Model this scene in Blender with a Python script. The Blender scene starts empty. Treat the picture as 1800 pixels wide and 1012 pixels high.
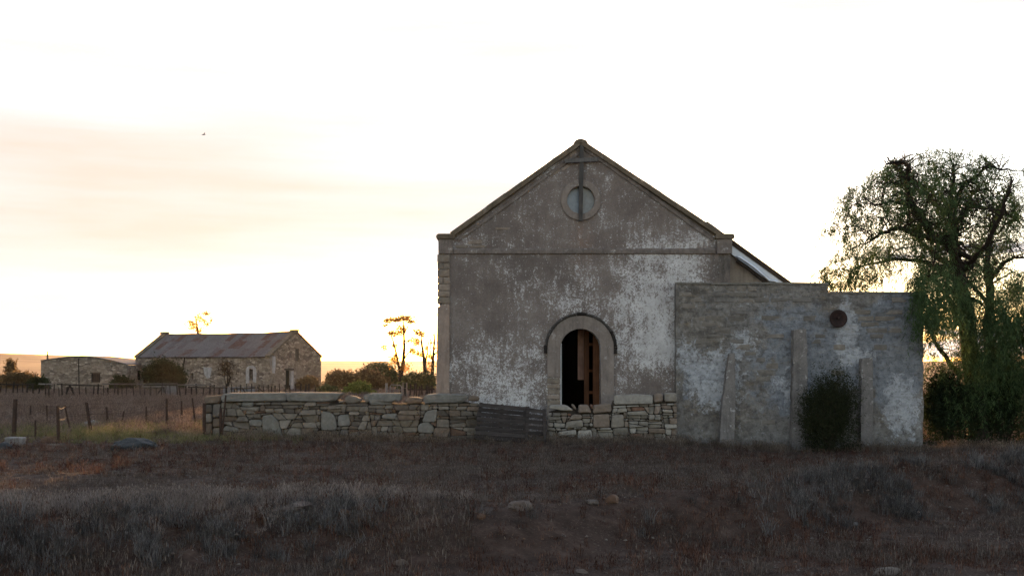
import bpy, math, random
import numpy as np
from mathutils import Vector

random.seed(7)
RNG = np.random.default_rng(11)
SC = bpy.context.scene
COL = SC.collection
R = math.radians

# ---------------------------------------------------------------- camera, sky, sun, exposure
F = 2100.0          # focal length in photograph pixels (photo 1800 wide)
EYE = 2.3
HOR = 640.0
cam_d = bpy.data.cameras.new('camera')
cam_d.lens = 36.0 * F / 1800.0
cam_d.sensor_width = 36.0
cam_d.shift_y = (HOR - 506.0) / 1800.0
cam_d.clip_start = 0.1
cam_d.clip_end = 20000
cam = bpy.data.objects.new('camera', cam_d)
cam.location = (0, 0, EYE)
cam.rotation_euler = (R(90), 0, 0)
COL.objects.link(cam)
SC.camera = cam

SUN_EL = 2.2
SUN_AZ = -3.8        # degrees, clockwise from +Y
SKY_STRENGTH = 0.12
SUN_STRENGTH = 2.4
SC.view_settings.view_transform = 'Standard'
SC.view_settings.look = 'None'
SC.view_settings.exposure = 2.98
SC.view_settings.gamma = 1.0
SC.view_settings.use_curve_mapping = False

w = bpy.data.worlds.new('World')
SC.world = w
w.use_nodes = True
wn = w.node_tree
wn.nodes.clear()
sky = wn.nodes.new('ShaderNodeTexSky')
sky.sky_type = 'NISHITA'
sky.sun_disc = False
sky.sun_elevation = R(SUN_EL)
sky.sun_rotation = R(SUN_AZ)
sky.altitude = 100
sky.air_density = 0.72
sky.dust_density = 0.35
sky.ozone_density = 1.0
bg = wn.nodes.new('ShaderNodeBackground')
bg.inputs['Strength'].default_value = SKY_STRENGTH
wo = wn.nodes.new('ShaderNodeOutputWorld')
# thin streaks of cloud, drawn out along the horizon
geo = wn.nodes.new('ShaderNodeTexCoord')
mp = wn.nodes.new('ShaderNodeMapping')
mp.inputs['Scale'].default_value = (3.0, 3.0, 34.0)
mp.inputs['Rotation'].default_value = (0, R(-5), 0)
mp.inputs['Location'].default_value = (1.35, 0.4, 0.35)
nz = wn.nodes.new('ShaderNodeTexNoise')
nz.inputs['Scale'].default_value = 1.0
nz.inputs['Detail'].default_value = 7
nz.inputs['Roughness'].default_value = 0.6
cr = wn.nodes.new('ShaderNodeMapRange')
cr.inputs['From Min'].default_value = 0.50
cr.inputs['From Max'].default_value = 1.0
cr.inputs['To Max'].default_value = 1.0
mixc = wn.nodes.new('ShaderNodeMix')
mixc.data_type = 'RGBA'
tone = wn.nodes.new('ShaderNodeValToRGB')
tone.color_ramp.elements.new(0.3)
for e_, (p_, c_) in zip(tone.color_ramp.elements, ((0.0, (1.16, 1.14, 1.12)), (0.28, (1.09, 1.04, 1.02)), (1.0, (1.03, 0.85, 0.75)))):
    e_.position = p_; e_.color = (*c_, 1)
thin = wn.nodes.new('ShaderNodeMath'); thin.operation = 'MULTIPLY'; thin.inputs[1].default_value = 6.0; thin.use_clamp = True
wn.links.new(cr.outputs['Result'], tone.inputs['Fac']); wn.links.new(cr.outputs['Result'], thin.inputs[0])
wn.links.new(tone.outputs['Color'], mixc.inputs['B'])
wn.links.new(geo.outputs['Generated'], mp.inputs['Vector'])
wn.links.new(mp.outputs['Vector'], nz.inputs['Vector'])
mp2 = wn.nodes.new('ShaderNodeMapping')
mp2.inputs['Scale'].default_value = (1/.46, 1/.6, 1/.09); mp2.inputs['Location'].default_value = (.34/.46, -.93/.6, -.128/.09)
gr = wn.nodes.new('ShaderNodeTexGradient'); gr.gradient_type = 'SPHERICAL'
mad = wn.nodes.new('ShaderNodeMath'); mad.operation = 'MULTIPLY_ADD'; mad.inputs[1].default_value = 0.55
wn.links.new(geo.outputs['Generated'], mp2.inputs['Vector']); wn.links.new(mp2.outputs['Vector'], gr.inputs['Vector'])
wn.links.new(gr.outputs['Fac'], mad.inputs[0]); wn.links.new(nz.outputs['Fac'], mad.inputs[2])
wn.links.new(mad.outputs[0], cr.inputs['Value'])
wn.links.new(thin.outputs[0], mixc.inputs['Factor'])
wb = wn.nodes.new('ShaderNodeMix'); wb.data_type = 'RGBA'; wb.blend_type = 'MULTIPLY'      # the camera's white balance
wb.inputs['Factor'].default_value = 1.0; wb.inputs['B'].default_value = (1.065, 0.955, 0.985, 1)
wn.links.new(sky.outputs['Color'], wb.inputs['A'])
wn.links.new(wb.outputs['Result'], mixc.inputs['A'])
wn.links.new(mixc.outputs['Result'], bg.inputs['Color'])
wn.links.new(bg.outputs['Background'], wo.inputs['Surface'])

sun_d = bpy.data.lights.new('sun', 'SUN')
sun_d.energy = SUN_STRENGTH
sun_d.angle = R(0.6)
sun_d.color = (1.0, 0.55, 0.24)
sun = bpy.data.objects.new('sun', sun_d)
sdir = Vector((math.sin(R(SUN_AZ)) * math.cos(R(SUN_EL)), math.cos(R(SUN_AZ)) * math.cos(R(SUN_EL)), math.sin(R(SUN_EL))))
sun.rotation_euler = sdir.to_track_quat('Z', 'Y').to_euler()
sun.location = (0, 0, 60)
COL.objects.link(sun)

# ---------------------------------------------------------------- helpers
def P(px, py, D):
    """world point seen at photograph pixel (px, py) at depth D"""
    return Vector(((px - 900.0) / F * D, D, EYE + (HOR - py) / F * D))

def hash2(ix, iy, seed):
    n = (ix.astype(np.int64) * 374761393 + iy.astype(np.int64) * 668265263 + seed * 974634777) & 0x7fffffff
    n = ((n ^ (n >> 13)) * 1274126177) & 0x7fffffff
    n = n ^ (n >> 16)
    return (n & 0xffff) / 65535.0

def vnoise(x, y, seed=0):
    ix = np.floor(x); iy = np.floor(y)
    fx = x - ix; fy = y - iy
    fx = fx * fx * (3 - 2 * fx); fy = fy * fy * (3 - 2 * fy)
    a = hash2(ix, iy, seed); b = hash2(ix + 1, iy, seed)
    c = hash2(ix, iy + 1, seed); d = hash2(ix + 1, iy + 1, seed)
    return (a * (1 - fx) + b * fx) * (1 - fy) + (c * (1 - fx) + d * fx) * fy

def fbm(x, y, seed=0, octs=4):
    s = 0; a = 0.5
    for k in range(octs):
        s = s + a * vnoise(x * 2 ** k, y * 2 ** k, seed + 17 * k)
        a *= 0.5
    return s / (1 - 0.5 ** octs)

# crest of the low bank across the foreground
CX = np.array([-30, -7, -3.3, 0, 1.8, 4.4, 6.9, 9.6, 14, 30.])
CD = np.array([15.8, 16.2, 17.4, 17.2, 18.7, 20.4, 22.6, 23.6, 24.5, 25.])
CH = np.array([.25, .25, .25, .25, .25, .28, .36, .42, .42, .4])
def crest(x):
    return np.interp(x, CX, CD) + 0.5 * (vnoise(x * 0.9, x * 0 + 3.3, 5) - 0.5)

def ss(a, b, x):
    t = np.clip((x - a) / (b - a), 0, 1)
    return t * t * (3 - 2 * t)

def height(x, y, fine=True):
    x = np.asarray(x, float); y = np.asarray(y, float)
    c = crest(x)
    ch = np.interp(x, CX, CH)
    up = ss(-2.1, 0.0, y - c)                     # 0 on the low side, 1 at the crest and beyond
    z = -0.36 + up * (ch + 0.36) - ch * ss(0.3, 5.0, y - c)
    z = z + 0.12 * ss(2, -12, x) * ss(26, 36, y) * (1 - ss(50, 80, y))
    z = z - 0.30 * ss(3.0, 8.0, x) * ss(24, 34, y) * (1 - ss(60, 110, y))
    near = 1 - ss(60, 120, y)
    z = z + near * (0.16 * (fbm(x * 0.45, y * 0.45, 1, 3) - 0.5) * (1 - 0.6 * ss(30, 35, y)))
    if fine:
        z = z + near * 0.055 * (fbm(x * 2.6, y * 2.6, 2, 4) - 0.5)
    # the far country: slow swells, a rise in the distance and a hill to the left
    z = z + ss(130, 560, y) * (2.2 + 1.6 * (fbm(x / 260., y / 400., 9, 3) - 0.5)) * (1 - .75 * ss(640, 800, y))
    z = z + ss(760, 1150, y) * (4.4 + 3.2 * (fbm(x / 300., y / 500., 14, 3) - 0.5)) * (1 - .8 * ss(1300, 1900, y))
    z = z + ss(700, 1100, y) * 9.5 * np.exp(-((x + 560) / 150.) ** 2) * (0.7 + 0.6 * fbm(x / 30., y / 120., 4, 3)) * (1 - ss(1300, 1900, y))
    return z

def hz(x, y):
    return float(height(np.array([x]), np.array([y]))[0])

def link(o, parent=None):
    COL.objects.link(o)
    if parent is not None:
        o.parent = parent
    return o

def tag(o, label=None, cat=None, group=None, kind=None):
    if label: o['label'] = label
    if cat: o['category'] = cat
    if group: o['group'] = group
    if kind: o['kind'] = kind
    return o

def mesh_data(name, verts, faces, mat=None, smooth=False):
    me = bpy.data.meshes.new(name)
    if isinstance(verts, np.ndarray) and isinstance(faces, np.ndarray):
        nv, nf, k = len(verts), len(faces), faces.shape[1]
        me.vertices.add(nv)
        me.vertices.foreach_set('co', verts.astype(np.float32).ravel())
        me.loops.add(nf * k)
        me.loops.foreach_set('vertex_index', faces.astype(np.int32).ravel())
        me.polygons.add(nf)
        me.polygons.foreach_set('loop_start', np.arange(0, nf * k, k, dtype=np.int32))
        me.update(calc_edges=True)
        me.validate()
    else:
        me.from_pydata([tuple(v) for v in verts], [], faces)
    if smooth:
        me.polygons.foreach_set('use_smooth', np.ones(len(me.polygons), bool))
    if mat: me.materials.append(mat)
    me.update()
    return me

def obj(name, me, parent=None):
    return link(bpy.data.objects.new(name, me), parent)

def empty(name, loc=(0, 0, 0)):
    o = bpy.data.objects.new(name, None)
    o.empty_display_size = 0.3
    o.location = loc
    return link(o)

def slab(mb, pts, thick):
    """pts: planar polygon, extruded by vector thick"""
    n = len(pts); t = Vector(thick)
    mb.add(list(pts) + [p + t for p in pts], [list(range(n)), list(range(2*n-1, n-1, -1))] + [[i, i+n, (i+1) % n + n, (i+1) % n] for i in range(n)])
class MB:
    """collects shapes for one mesh, in world coordinates"""
    def __init__(s): s.v = []; s.f = []
    def add(s, vs, fs):
        n = len(s.v); s.v += [Vector(v) for v in vs]; s.f += [[n + i for i in f] for f in fs]
    def box(s, a, b, j=0.0):
        x0, y0, z0 = a; x1, y1, z1 = b
        vs = [(x0,y0,z0),(x1,y0,z0),(x1,y1,z0),(x0,y1,z0),(x0,y0,z1),(x1,y0,z1),(x1,y1,z1),(x0,y1,z1)]
        if j: vs = [tuple(c + random.uniform(-j, j) for c in v) for v in vs]
        s.add(vs, [[0,3,2,1],[4,5,6,7],[0,1,5,4],[1,2,6,5],[2,3,7,6],[3,0,4,7]])
    def bar(s, p, q, wx, wy, up=(0, 0, 1)):
        p = Vector(p); q = Vector(q); d = (q - p).normalized()
        u = Vector(up)
        if abs(d.dot(u)) > 0.95: u = Vector((0, 1, 0))
        a = d.cross(u).normalized() * wx / 2; b = a.cross(d).normalized() * wy / 2
        vs = [p-a-b, p+a-b, p+a+b, p-a+b, q-a-b, q+a-b, q+a+b, q-a+b]
        s.add(vs, [[0,3,2,1],[4,5,6,7],[0,1,5,4],[1,2,6,5],[2,3,7,6],[3,0,4,7]])
    def tube(s, pts, rad, n=6, cap=True):
        pts = [Vector(p) for p in pts]
        if not isinstance(rad, (list, tuple, np.ndarray)): rad = [rad] * len(pts)
        base = len(s.v); ref = Vector((0.31, 0.17, 0.93)).normalized()
        for i, p in enumerate(pts):
            d = (pts[min(i + 1, len(pts) - 1)] - pts[max(i - 1, 0)])
            if d.length < 1e-6: d = Vector((0, 0, 1))
            d.normalize()
            a = d.cross(ref)
            if a.length < 0.15: a = d.cross(Vector((1, 0, 0)))
            a.normalize(); b = d.cross(a)
            for k in range(n):
                t = 2 * math.pi * k / n
                s.v.append(p + (a * math.cos(t) + b * math.sin(t)) * rad[i])
        for i in range(len(pts) - 1):
            for k in range(n):
                k2 = (k + 1) % n
                s.f.append([base + i*n + k, base + i*n + k2, base + (i+1)*n + k2, base + (i+1)*n + k])
        if cap:
            s.f.append([base + k for k in range(n)][::-1])
            s.f.append([base + (len(pts)-1)*n + k for k in range(n)])
    def prism(s, poly, y0, y1):
        """polygon in (x, z), extruded from y0 (front) to y1"""
        n = len(poly)
        vs = [(x, y0, z) for x, z in poly] + [(x, y1, z) for x, z in poly]
        fs = [list(range(n)), list(range(2*n - 1, n - 1, -1))]
        for i in range(n):
            j = (i + 1) % n
            fs.append([i, i + n, j + n, j])
        s.add(vs, fs)
    def build(s, name, mat, parent=None, smooth=False):
        off = Vector((0, 0, 0))
        if parent is not None: off = wloc(parent)
        me = mesh_data(name, [v - off for v in s.v], s.f, mat, smooth)
        return obj(name, me, parent)
    def thing(s, name, mat, base, smooth=False):
        """a one-mesh thing with its origin at base"""
        base = Vector(base)
        me = mesh_data(name, [v - base for v in s.v], s.f, mat, smooth)
        o = obj(name, me); o.location = base
        return o

def wloc(o):
    p = Vector(o.location); q = o.parent
    while q is not None:
        p = p + Vector(q.location); q = q.parent
    return p

# ---------------------------------------------------------------- node materials
class NT:
    def __init__(s, name):
        s.m = bpy.data.materials.new(name); s.m.use_nodes = True
        s.t = s.m.node_tree; s.t.nodes.clear()
        s.out = s.t.nodes.new('ShaderNodeOutputMaterial')
        s.g = None
    def n(s, typ, **kw):
        nd = s.t.nodes.new(typ)
        for k, v in kw.items(): setattr(nd, k, v)
        return nd
    def put(s, sock, v):
        if isinstance(v, bpy.types.NodeSocket): s.t.links.new(v, sock)
        elif isinstance(v, (tuple, list)) and len(v) == 3 and sock.type == 'RGBA': sock.default_value = (*v, 1)
        else: sock.default_value = v
    def pos(s):
        if s.g is None: s.g = s.n('ShaderNodeNewGeometry')
        return s.g.outputs['Position']
    def island(s):
        s.pos(); return s.g.outputs['Random Per Island']
    def orand(s):
        return s.n('ShaderNodeObjectInfo').outputs['Random']
    def mapv(s, scale=(1,1,1), loc=(0,0,0), rot=(0,0,0), v=None):
        m = s.n('ShaderNodeMapping'); s.put(m.inputs['Vector'], v if v is not None else s.pos())
        m.inputs['Scale'].default_value = scale; m.inputs['Location'].default_value = loc; m.inputs['Rotation'].default_value = rot
        return m.outputs['Vector']
    def noise(s, scale, detail=4, rough=0.55, v=None, dist=0.0):
        m = s.n('ShaderNodeTexNoise'); s.put(m.inputs['Vector'], v if v is not None else s.pos())
        m.inputs['Scale'].default_value = scale; m.inputs['Detail'].default_value = detail
        m.inputs['Roughness'].default_value = rough; m.inputs['Distortion'].default_value = dist
        return m.outputs['Fac']
    def voro(s, scale, v=None, feature='F1', rand=1.0, out='Distance'):
        m = s.n('ShaderNodeTexVoronoi', feature=feature); s.put(m.inputs['Vector'], v if v is not None else s.pos())
        m.inputs['Scale'].default_value = scale; m.inputs['Randomness'].default_value = rand
        return m.outputs[out]
    def ramp(s, f, stops, interp='LINEAR'):
        m = s.n('ShaderNodeValToRGB'); s.put(m.inputs['Fac'], f); cr = m.color_ramp; cr.interpolation = interp
        while len(cr.elements) < len(stops): cr.elements.new(0.5)
        for e, (p, c) in zip(cr.elements, stops):
            e.position = p; e.color = (c, c, c, 1) if isinstance(c, (int, float)) else (*c, 1)
        return m.outputs['Color']
    def rng(s, f, a, b, c=0.0, d=1.0):
        m = s.n('ShaderNodeMapRange'); s.put(m.inputs['Value'], f)
        for k, v in (('From Min', a), ('From Max', b), ('To Min', c), ('To Max', d)): m.inputs[k].default_value = v
        return m.outputs['Result']
    def mix(s, f, a, b, mode='MIX'):
        m = s.n('ShaderNodeMix', data_type='RGBA', blend_type=mode)
        s.put(m.inputs['Factor'], f); s.put(m.inputs['A'], a); s.put(m.inputs['B'], b)
        return m.outputs['Result']
    def math(s, op, a, b=0.0, clamp=False):
        m = s.n('ShaderNodeMath', operation=op, use_clamp=clamp); s.put(m.inputs[0], a); s.put(m.inputs[1], b)
        return m.outputs[0]
    def blob(s, cx, cz, rx, rz):
        """soft spot on a wall that faces the camera, in world x and z"""
        v = s.mapv((1 / rx, 0.0001, 1 / rz), (-cx / rx, 0, -cz / rz))
        m = s.n('ShaderNodeTexGradient', gradient_type='SPHERICAL'); s.put(m.inputs['Vector'], v)
        return m.outputs['Fac']
    def bump(s, h, strength=0.5, dist=0.02):
        m = s.n('ShaderNodeBump'); s.put(m.inputs['Height'], h)
        m.inputs['Strength'].default_value = strength; m.inputs['Distance'].default_value = dist
        return m.outputs['Normal']
    def finish(s, color, rough=0.9, metal=0.0, normal=None, spec=0.25):
        b = s.n('ShaderNodeBsdfPrincipled')
        s.put(b.inputs['Base Color'], color); s.put(b.inputs['Roughness'], rough); s.put(b.inputs['Metallic'], metal)
        b.inputs['Specular IOR Level'].default_value = spec
        if normal is not None: s.put(b.inputs['Normal'], normal)
        s.t.links.new(b.outputs[0], s.out.inputs['Surface'])
        return s.m
    def leaf(s, color, trans=0.4, rough=0.7):
        d = s.n('ShaderNodeBsdfDiffuse'); t = s.n('ShaderNodeBsdfTranslucent')
        s.put(d.inputs['Color'], color); s.put(t.inputs['Color'], color)
        mx = s.n('ShaderNodeMixShader'); mx.inputs[0].default_value = trans
        s.t.links.new(d.outputs[0], mx.inputs[1]); s.t.links.new(t.outputs[0], mx.inputs[2])
        s.t.links.new(mx.outputs[0], s.out.inputs['Surface'])
        return s.m

M = {}
# ground: dark red-brown soil, straw and litter, paler dry fields beyond
n = NT('ground_soil')
big = n.noise(0.35, 5, 0.6); mid = n.noise(3.0, 5, 0.65); fine = n.noise(26, 4, 0.7)
soil = n.ramp(mid, [(0.3, (0.023, 0.0148, 0.011)), (0.55, (0.050, 0.032, 0.0245)), (0.75, (0.088, 0.059, 0.046))])
lit = n.math('MULTIPLY', n.rng(fine, 0.56, 0.68), n.rng(big, 0.35, 0.65, 0.25, 0.9))
c = n.mix(lit, soil, (0.11, 0.085, 0.068))
peb = n.rng(n.voro(16), 0.10, 0.05)
c = n.mix(n.math('MULTIPLY', peb, n.rng(mid, 0.5, 0.65)), c, (0.09, 0.077, 0.068))
sep = n.n('ShaderNodeSeparateXYZ'); n.put(sep.inputs[0], n.pos())
fld = n.noise(0.006, 3, 0.5, v=n.mapv((0.35, 1.6, 1)))
field = n.ramp(fld, [(0.35, (0.17, 0.085, 0.045)), (0.48, (0.26, 0.14, 0.075)), (0.53, (0.19, 0.10, 0.052)), (0.68, (0.30, 0.17, 0.10))])
c = n.mix(n.rng(sep.outputs[1], 90, 220), c, field)
hgt = n.math('ADD', n.math('MULTIPLY', mid, 0.6), n.math('MULTIPLY', fine, 0.4))
M['ground'] = n.finish(c, 0.95, normal=n.bump(hgt, 0.7, 0.05), spec=0.1)

# chapel front: dark rough-cast, scoured pale limewash in ragged patches
n = NT('rough_cast')
low = None
for b, wgt in (((4.5, 4.3, 1.7, 2.4), 1.15), ((2.2, 4.6, 1.6, 1.2), .35), ((5.5, 5.4, 1.2, 1.5), .8), ((3.9, 5.6, 1.0, 1.2), .55), ((3.4, 2.9, 2.2, 1.6), .8), ((-0.2, 1.9, 2.6, 1.9), .75),
               ((5.2, 2.6, 1.4, 1.2), .75), ((1.9, 3.9, 1.0, 1.0), .55), ((6.0, 6.2, .9, .5), .6), ((0.3, 4.6, .8, .7), .3), ((-2.0, 6.05, .9, .3), .55),
               ((0.0, 1.0, 2.4, .8), .5), ((1.2, 8.2, .9, .5), .45), ((5.5, 1.0, 1.5, 0.6), -.5), ((-1.2, 4.2, 1.2, 1.4), -.35), ((6.4, 5.3, .6, 1.0), -.7)):
    t = n.math('MULTIPLY', n.blob(*b), wgt)
    low = t if low is None else n.math('ADD', low, t)
streak = n.noise(1.0, 6, 0.7, v=n.mapv((9, 2, 1.7)))
grit = n.noise(17, 3, 0.8); patch = n.noise(1.6, 5, 0.7)
grit2 = n.noise(52, 2, 0.6)
val = n.math('ADD', n.math('MULTIPLY', low, 0.50), n.math('MULTIPLY', n.math('SUBTRACT', patch, 0.5), 1.25))
val = n.math('ADD', val, n.math('MULTIPLY', n.math('SUBTRACT', streak, 0.5), 1.05))
val = n.math('ADD', val, n.math('MULTIPLY', n.math('SUBTRACT', grit, 0.5), 2.0))
val = n.math('ADD', val, n.math('MULTIPLY', n.math('SUBTRACT', grit2, 0.5), 1.3))
msk = n.math('ADD', n.rng(val, 0.25, 0.47, 0, .72), n.rng(val, 0.05, 0.7, 0, .28))
tone = n.noise(0.8, 4, 0.6)
dark = n.ramp(tone, [(0.3, (0.13, 0.110, 0.100)), (0.5, (0.18, 0.150, 0.134)), (0.7, (0.22, 0.19, 0.172))])
dark = n.mix(n.rng(grit, 0.35, 0.62, 0.0, 0.55), dark, (0.085, 0.07, 0.062))
stain = n.math('MULTIPLY', n.blob(6.55, 5.3, .75, 1.3), n.rng(streak, .35, .6))
dark = n.mix(stain, dark, (0.05, 0.047, 0.042))
rust = n.math('MULTIPLY', n.blob(2.15, 6.0, .45, 1.3), n.rng(streak, .4, .6, 0, .7))
dark = n.mix(rust, dark, (0.20, 0.13, 0.095))
pale = n.ramp(n.noise(2.5, 3), [(0.3, (0.37, 0.36, 0.355)), (0.7, (0.54, 0.535, 0.535))])
c = n.mix(msk, dark, pale)
M['facade'] = n.finish(c, 0.95, normal=n.bump(n.math('ADD', n.math('MULTIPLY', grit, 0.7), n.math('MULTIPLY', grit2, 0.5)), 0.8, 0.03), spec=0.1)

def plaster(name, a, b, c_, spots=0.0, scale=2.0, bmp=0.5):
    n = NT(name)
    f = n.noise(scale, 6, 0.65); g = n.noise(scale * 9, 4, 0.7)
    st = n.noise(1.0, 4, 0.6, v=n.mapv((7, 7, 1.0)))
    mixf = n.math('ADD', n.math('MULTIPLY', f, 0.6), n.math('MULTIPLY', g, 0.4))
    col = n.ramp(mixf, [(0.33, a), (0.5, b), (0.66, c_)])
    col = n.mix(n.rng(st, 0.5, 0.7, 0, 0.45), col, tuple(x * 0.55 for x in a))
    if spots:
        col = n.mix(n.math('MULTIPLY', n.rng(n.noise(scale * 2.2, 5, 0.7), 0.60, 0.66), spots), col, (0.46, 0.45, 0.44))
    return n.finish(col, 0.93, normal=n.bump(mixf, bmp, 0.03), spec=0.12)
M['trim'] = plaster('worn_trim', (0.085, 0.072, 0.064), (0.145, 0.122, 0.108), (0.21, 0.182, 0.165), 0.5, 3)
M['ring'] = plaster('window_surround_plaster', (0.13, 0.112, 0.10), (0.185, 0.156, 0.137), (0.23, 0.198, 0.175), 0.3)
M['pier'] = plaster('corner_plaster', (0.17, 0.135, 0.115), (0.225, 0.175, 0.145), (0.28, 0.22, 0.18), 0.5)
M['coping'] = plaster('mossy_coping', (0.075, 0.062, 0.045), (0.125, 0.10, 0.072), (0.19, 0.15, 0.11), 0.15)
M['hood'] = plaster('dark_hood', (0.025, 0.022, 0.020), (0.055, 0.049, 0.045), (0.12, 0.112, 0.105), 0.3, 5)
M['hood_dark'] = plaster('near_black_hood', (0.012, 0.011, 0.010), (0.022, 0.019, 0.017), (0.05, 0.045, 0.04), 0, 5)  # near-black tone for the darker hood segments
M['aisle'] = plaster('streaked_plaster', (0.17, 0.14, 0.115), (0.23, 0.195, 0.16), (0.28, 0.24, 0.20), 0, 1.5)
M['buttress'] = plaster('grey_cement', (0.095, 0.088, 0.083), (0.15, 0.138, 0.13), (0.215, 0.20, 0.19), 0.55, 2.6)

# annex: stone under grey, blue-white and brown coats
n = NT('annex_coats')
dv = n.n('ShaderNodeMix', data_type='VECTOR')
nzv = n.n('ShaderNodeTexNoise'); n.put(nzv.inputs['Vector'], n.pos()); nzv.inputs['Scale'].default_value = 1.1; nzv.inputs['Detail'].default_value = 4
n.put(dv.inputs['Factor'], 0.28); n.put(dv.inputs['A'], n.pos()); n.put(dv.inputs['B'], nzv.outputs['Color'])
sv = n.mapv((1, 0.1, 2.6), v=dv.outputs['Result'])
stonev = n.math('MULTIPLY', n.rng(n.voro(2.3, v=sv, feature='DISTANCE_TO_EDGE'), 0.06, 0.0), n.rng(n.noise(0.7, 4, 0.6), 0.42, 0.6))
base = n.ramp(n.noise(3.0, 6, 0.7), [(0.3, (0.075, 0.068, 0.06)), (0.5, (0.145, 0.132, 0.118)), (0.7, (0.25, 0.23, 0.205))])
ochre = n.rng(n.noise(1.9, 4, 0.65, v=n.mapv((1, 1, 2.5), (3, 1, 2))), 0.56, 0.68, 0, 0.6)
base = n.mix(ochre, base, (0.21, 0.165, 0.11))
base = n.mix(n.math('MULTIPLY', stonev, 0.2), base, (0.05, 0.045, 0.04))
gray = n.rng(n.noise(0.75, 7, 0.7, v=n.mapv((1, 1, 1), (7, 0, 4))), 0.44, 0.56, 0, .85)
low = n.blob(9.0, 2.2, 2.2, 2.2)
for b, wgt in (((11.7, 2.4, 1.3, 2.4), 1.0), ((10.4, 3.0, .9, 1.4), .5), ((6.0, 1.9, 1.2, 1.3), .5), ((8.4, 3.9, 2.5, .6), .3), ((11.6, 4.0, 1.2, .7), .8)):
    low = n.math('ADD', low, n.math('MULTIPLY', n.blob(*b), wgt))
bl = n.rng(n.math('ADD', n.math('MULTIPLY', low, 0.62), n.math('MULTIPLY', n.noise(1.5, 6, 0.7, v=n.mapv((1, 1, 1), (1, 0, 9))), 1.0)), 0.62, 0.74, 0, 0.9)
blue = n.ramp(n.noise(5, 5, 0.7), [(0.3, (0.135, 0.150, 0.172)), (0.7, (0.235, 0.253, 0.28))])
c = n.mix(gray, base, n.ramp(n.noise(4, 5, .7), [(.3, (0.15, 0.142, 0.135)), (.7, (0.215, 0.205, 0.195))]))
c = n.mix(bl, c, blue)
wl = n.math('ADD', n.blob(6.2, 1.8, 1.2, 1.2), n.math('MULTIPLY', n.blob(10.2, 3.2, .45, 1.3), 1.1))
for b, wgt in (((11.9, 1.0, .8, 1.3), .9), ((8.6, 1.5, .9, .9), .5), ((10.6, 2.5, .8, .4), .5), ((7.1, 2.9, .8, .7), .5), ((5.3, 2.6, .5, .8), .5)):
    wl = n.math('ADD', wl, n.math('MULTIPLY', n.blob(*b), wgt))
wp = n.math('ADD', n.math('MULTIPLY', wl, 0.34), n.math('ADD', n.math('MULTIPLY', n.noise(2.8, 7, 0.75, dist=0.6), 0.7), n.math('MULTIPLY', n.noise(14, 3, 0.7), 0.3)))
wm = n.rng(wp, 0.575, 0.64, 0, 0.8)
c = n.mix(wm, c, n.ramp(n.noise(6, 4), [(0.3, (0.29, 0.305, 0.325)), (0.7, (0.45, 0.467, 0.49))]))
strat = n.noise(1.5, 6, 0.72, v=n.mapv((0.8, 1, 3.0)), dist=.3)
zz_ = n.n('ShaderNodeSeparateXYZ'); n.put(zz_.inputs[0], n.pos())
c = n.mix(n.math('MULTIPLY', n.rng(strat, 0.50, 0.40, 0, .6), n.rng(zz_.outputs[2], 1.5, 4.2, .35, 1)), c, (0.065, 0.06, 0.052))
c = n.mix(n.math('MULTIPLY', n.rng(strat, 0.55, 0.66, 0, .6), n.rng(zz_.outputs[2], 1.0, 4.0, .3, 1)), c, (0.22, 0.20, 0.165))
mot = n.noise(6.5, 7, 0.8)
c = n.mix(n.rng(mot, 0.5, 0.38, 0, .65), c, (0.06, 0.054, 0.05))
c = n.mix(n.rng(mot, 0.55, 0.66, 0, .5), c, (0.29, 0.285, 0.28))
crk = n.rng(n.voro(0.7, v=n.mapv((1, 1, 0.6), v=dv.outputs['Result']), feature='DISTANCE_TO_EDGE'), 0.006, 0.0, 0, 0.25)
c = n.mix(n.math('MULTIPLY', crk, n.rng(n.noise(0.9), 0.5, 0.6)), c, (0.03, 0.027, 0.025))
h = n.math('ADD', n.math('MULTIPLY', n.noise(7, 6, 0.75), 1.0), n.math('MULTIPLY', stonev, -0.15))
M['annex'] = n.finish(c, 0.95, normal=n.bump(h, 0.9, 0.06), spec=0.1)

def stone_mat(name, stops, mortar=0.0):
    n = NT(name)
    r = n.orand(); f = n.noise(6, 6, 0.7); g = n.noise(40, 3, 0.7)
    col = n.ramp(r, stops, 'CONSTANT')
    col = n.mix(n.rng(f, 0.3, 0.7, 0.55, 0.0), col, (0.04, 0.035, 0.03))
    col = n.mix(n.rng(f, 0.58, 0.75, 0, 0.4), col, (0.30, 0.28, 0.25))
    if mortar: col = n.mix(n.rng(n.noise(4, 5, 0.7), 0.45, 0.6, 0, mortar), col, (0.15, 0.135, 0.12))
    h = n.math('ADD', n.math('MULTIPLY', f, 0.8), n.math('MULTIPLY', g, 0.3))
    return n.finish(col, 0.93, normal=n.bump(h, 0.8, 0.03), spec=0.12)
M['stone'] = stone_mat('field_stone', [(0, (0.164, 0.140, 0.114)), (.15, (0.200, 0.172, 0.140)), (.3, (0.140, 0.121, 0.101)), (.42, (0.152, 0.114, 0.086)), (.52, (0.223, 0.197, 0.164)),
                                       (.64, (0.157, 0.119, 0.090)), (.72, (0.109, 0.092, 0.076)), (.84, (0.181, 0.155, 0.122)), (.95, (0.140, 0.083, 0.056))])
M['door_stone'] = stone_mat('pale_stone', [(0, (0.260, 0.234, 0.198)), (.2, (0.325, 0.302, 0.263)), (.36, (0.195, 0.176, 0.148)), (.5, (0.234, 0.192, 0.153)), (.62, (0.293, 0.273, 0.240)),
                                       (.74, (0.215, 0.169, 0.134)), (.86, (0.260, 0.239, 0.200)), (.96, (0.195, 0.111, 0.078))])
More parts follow.
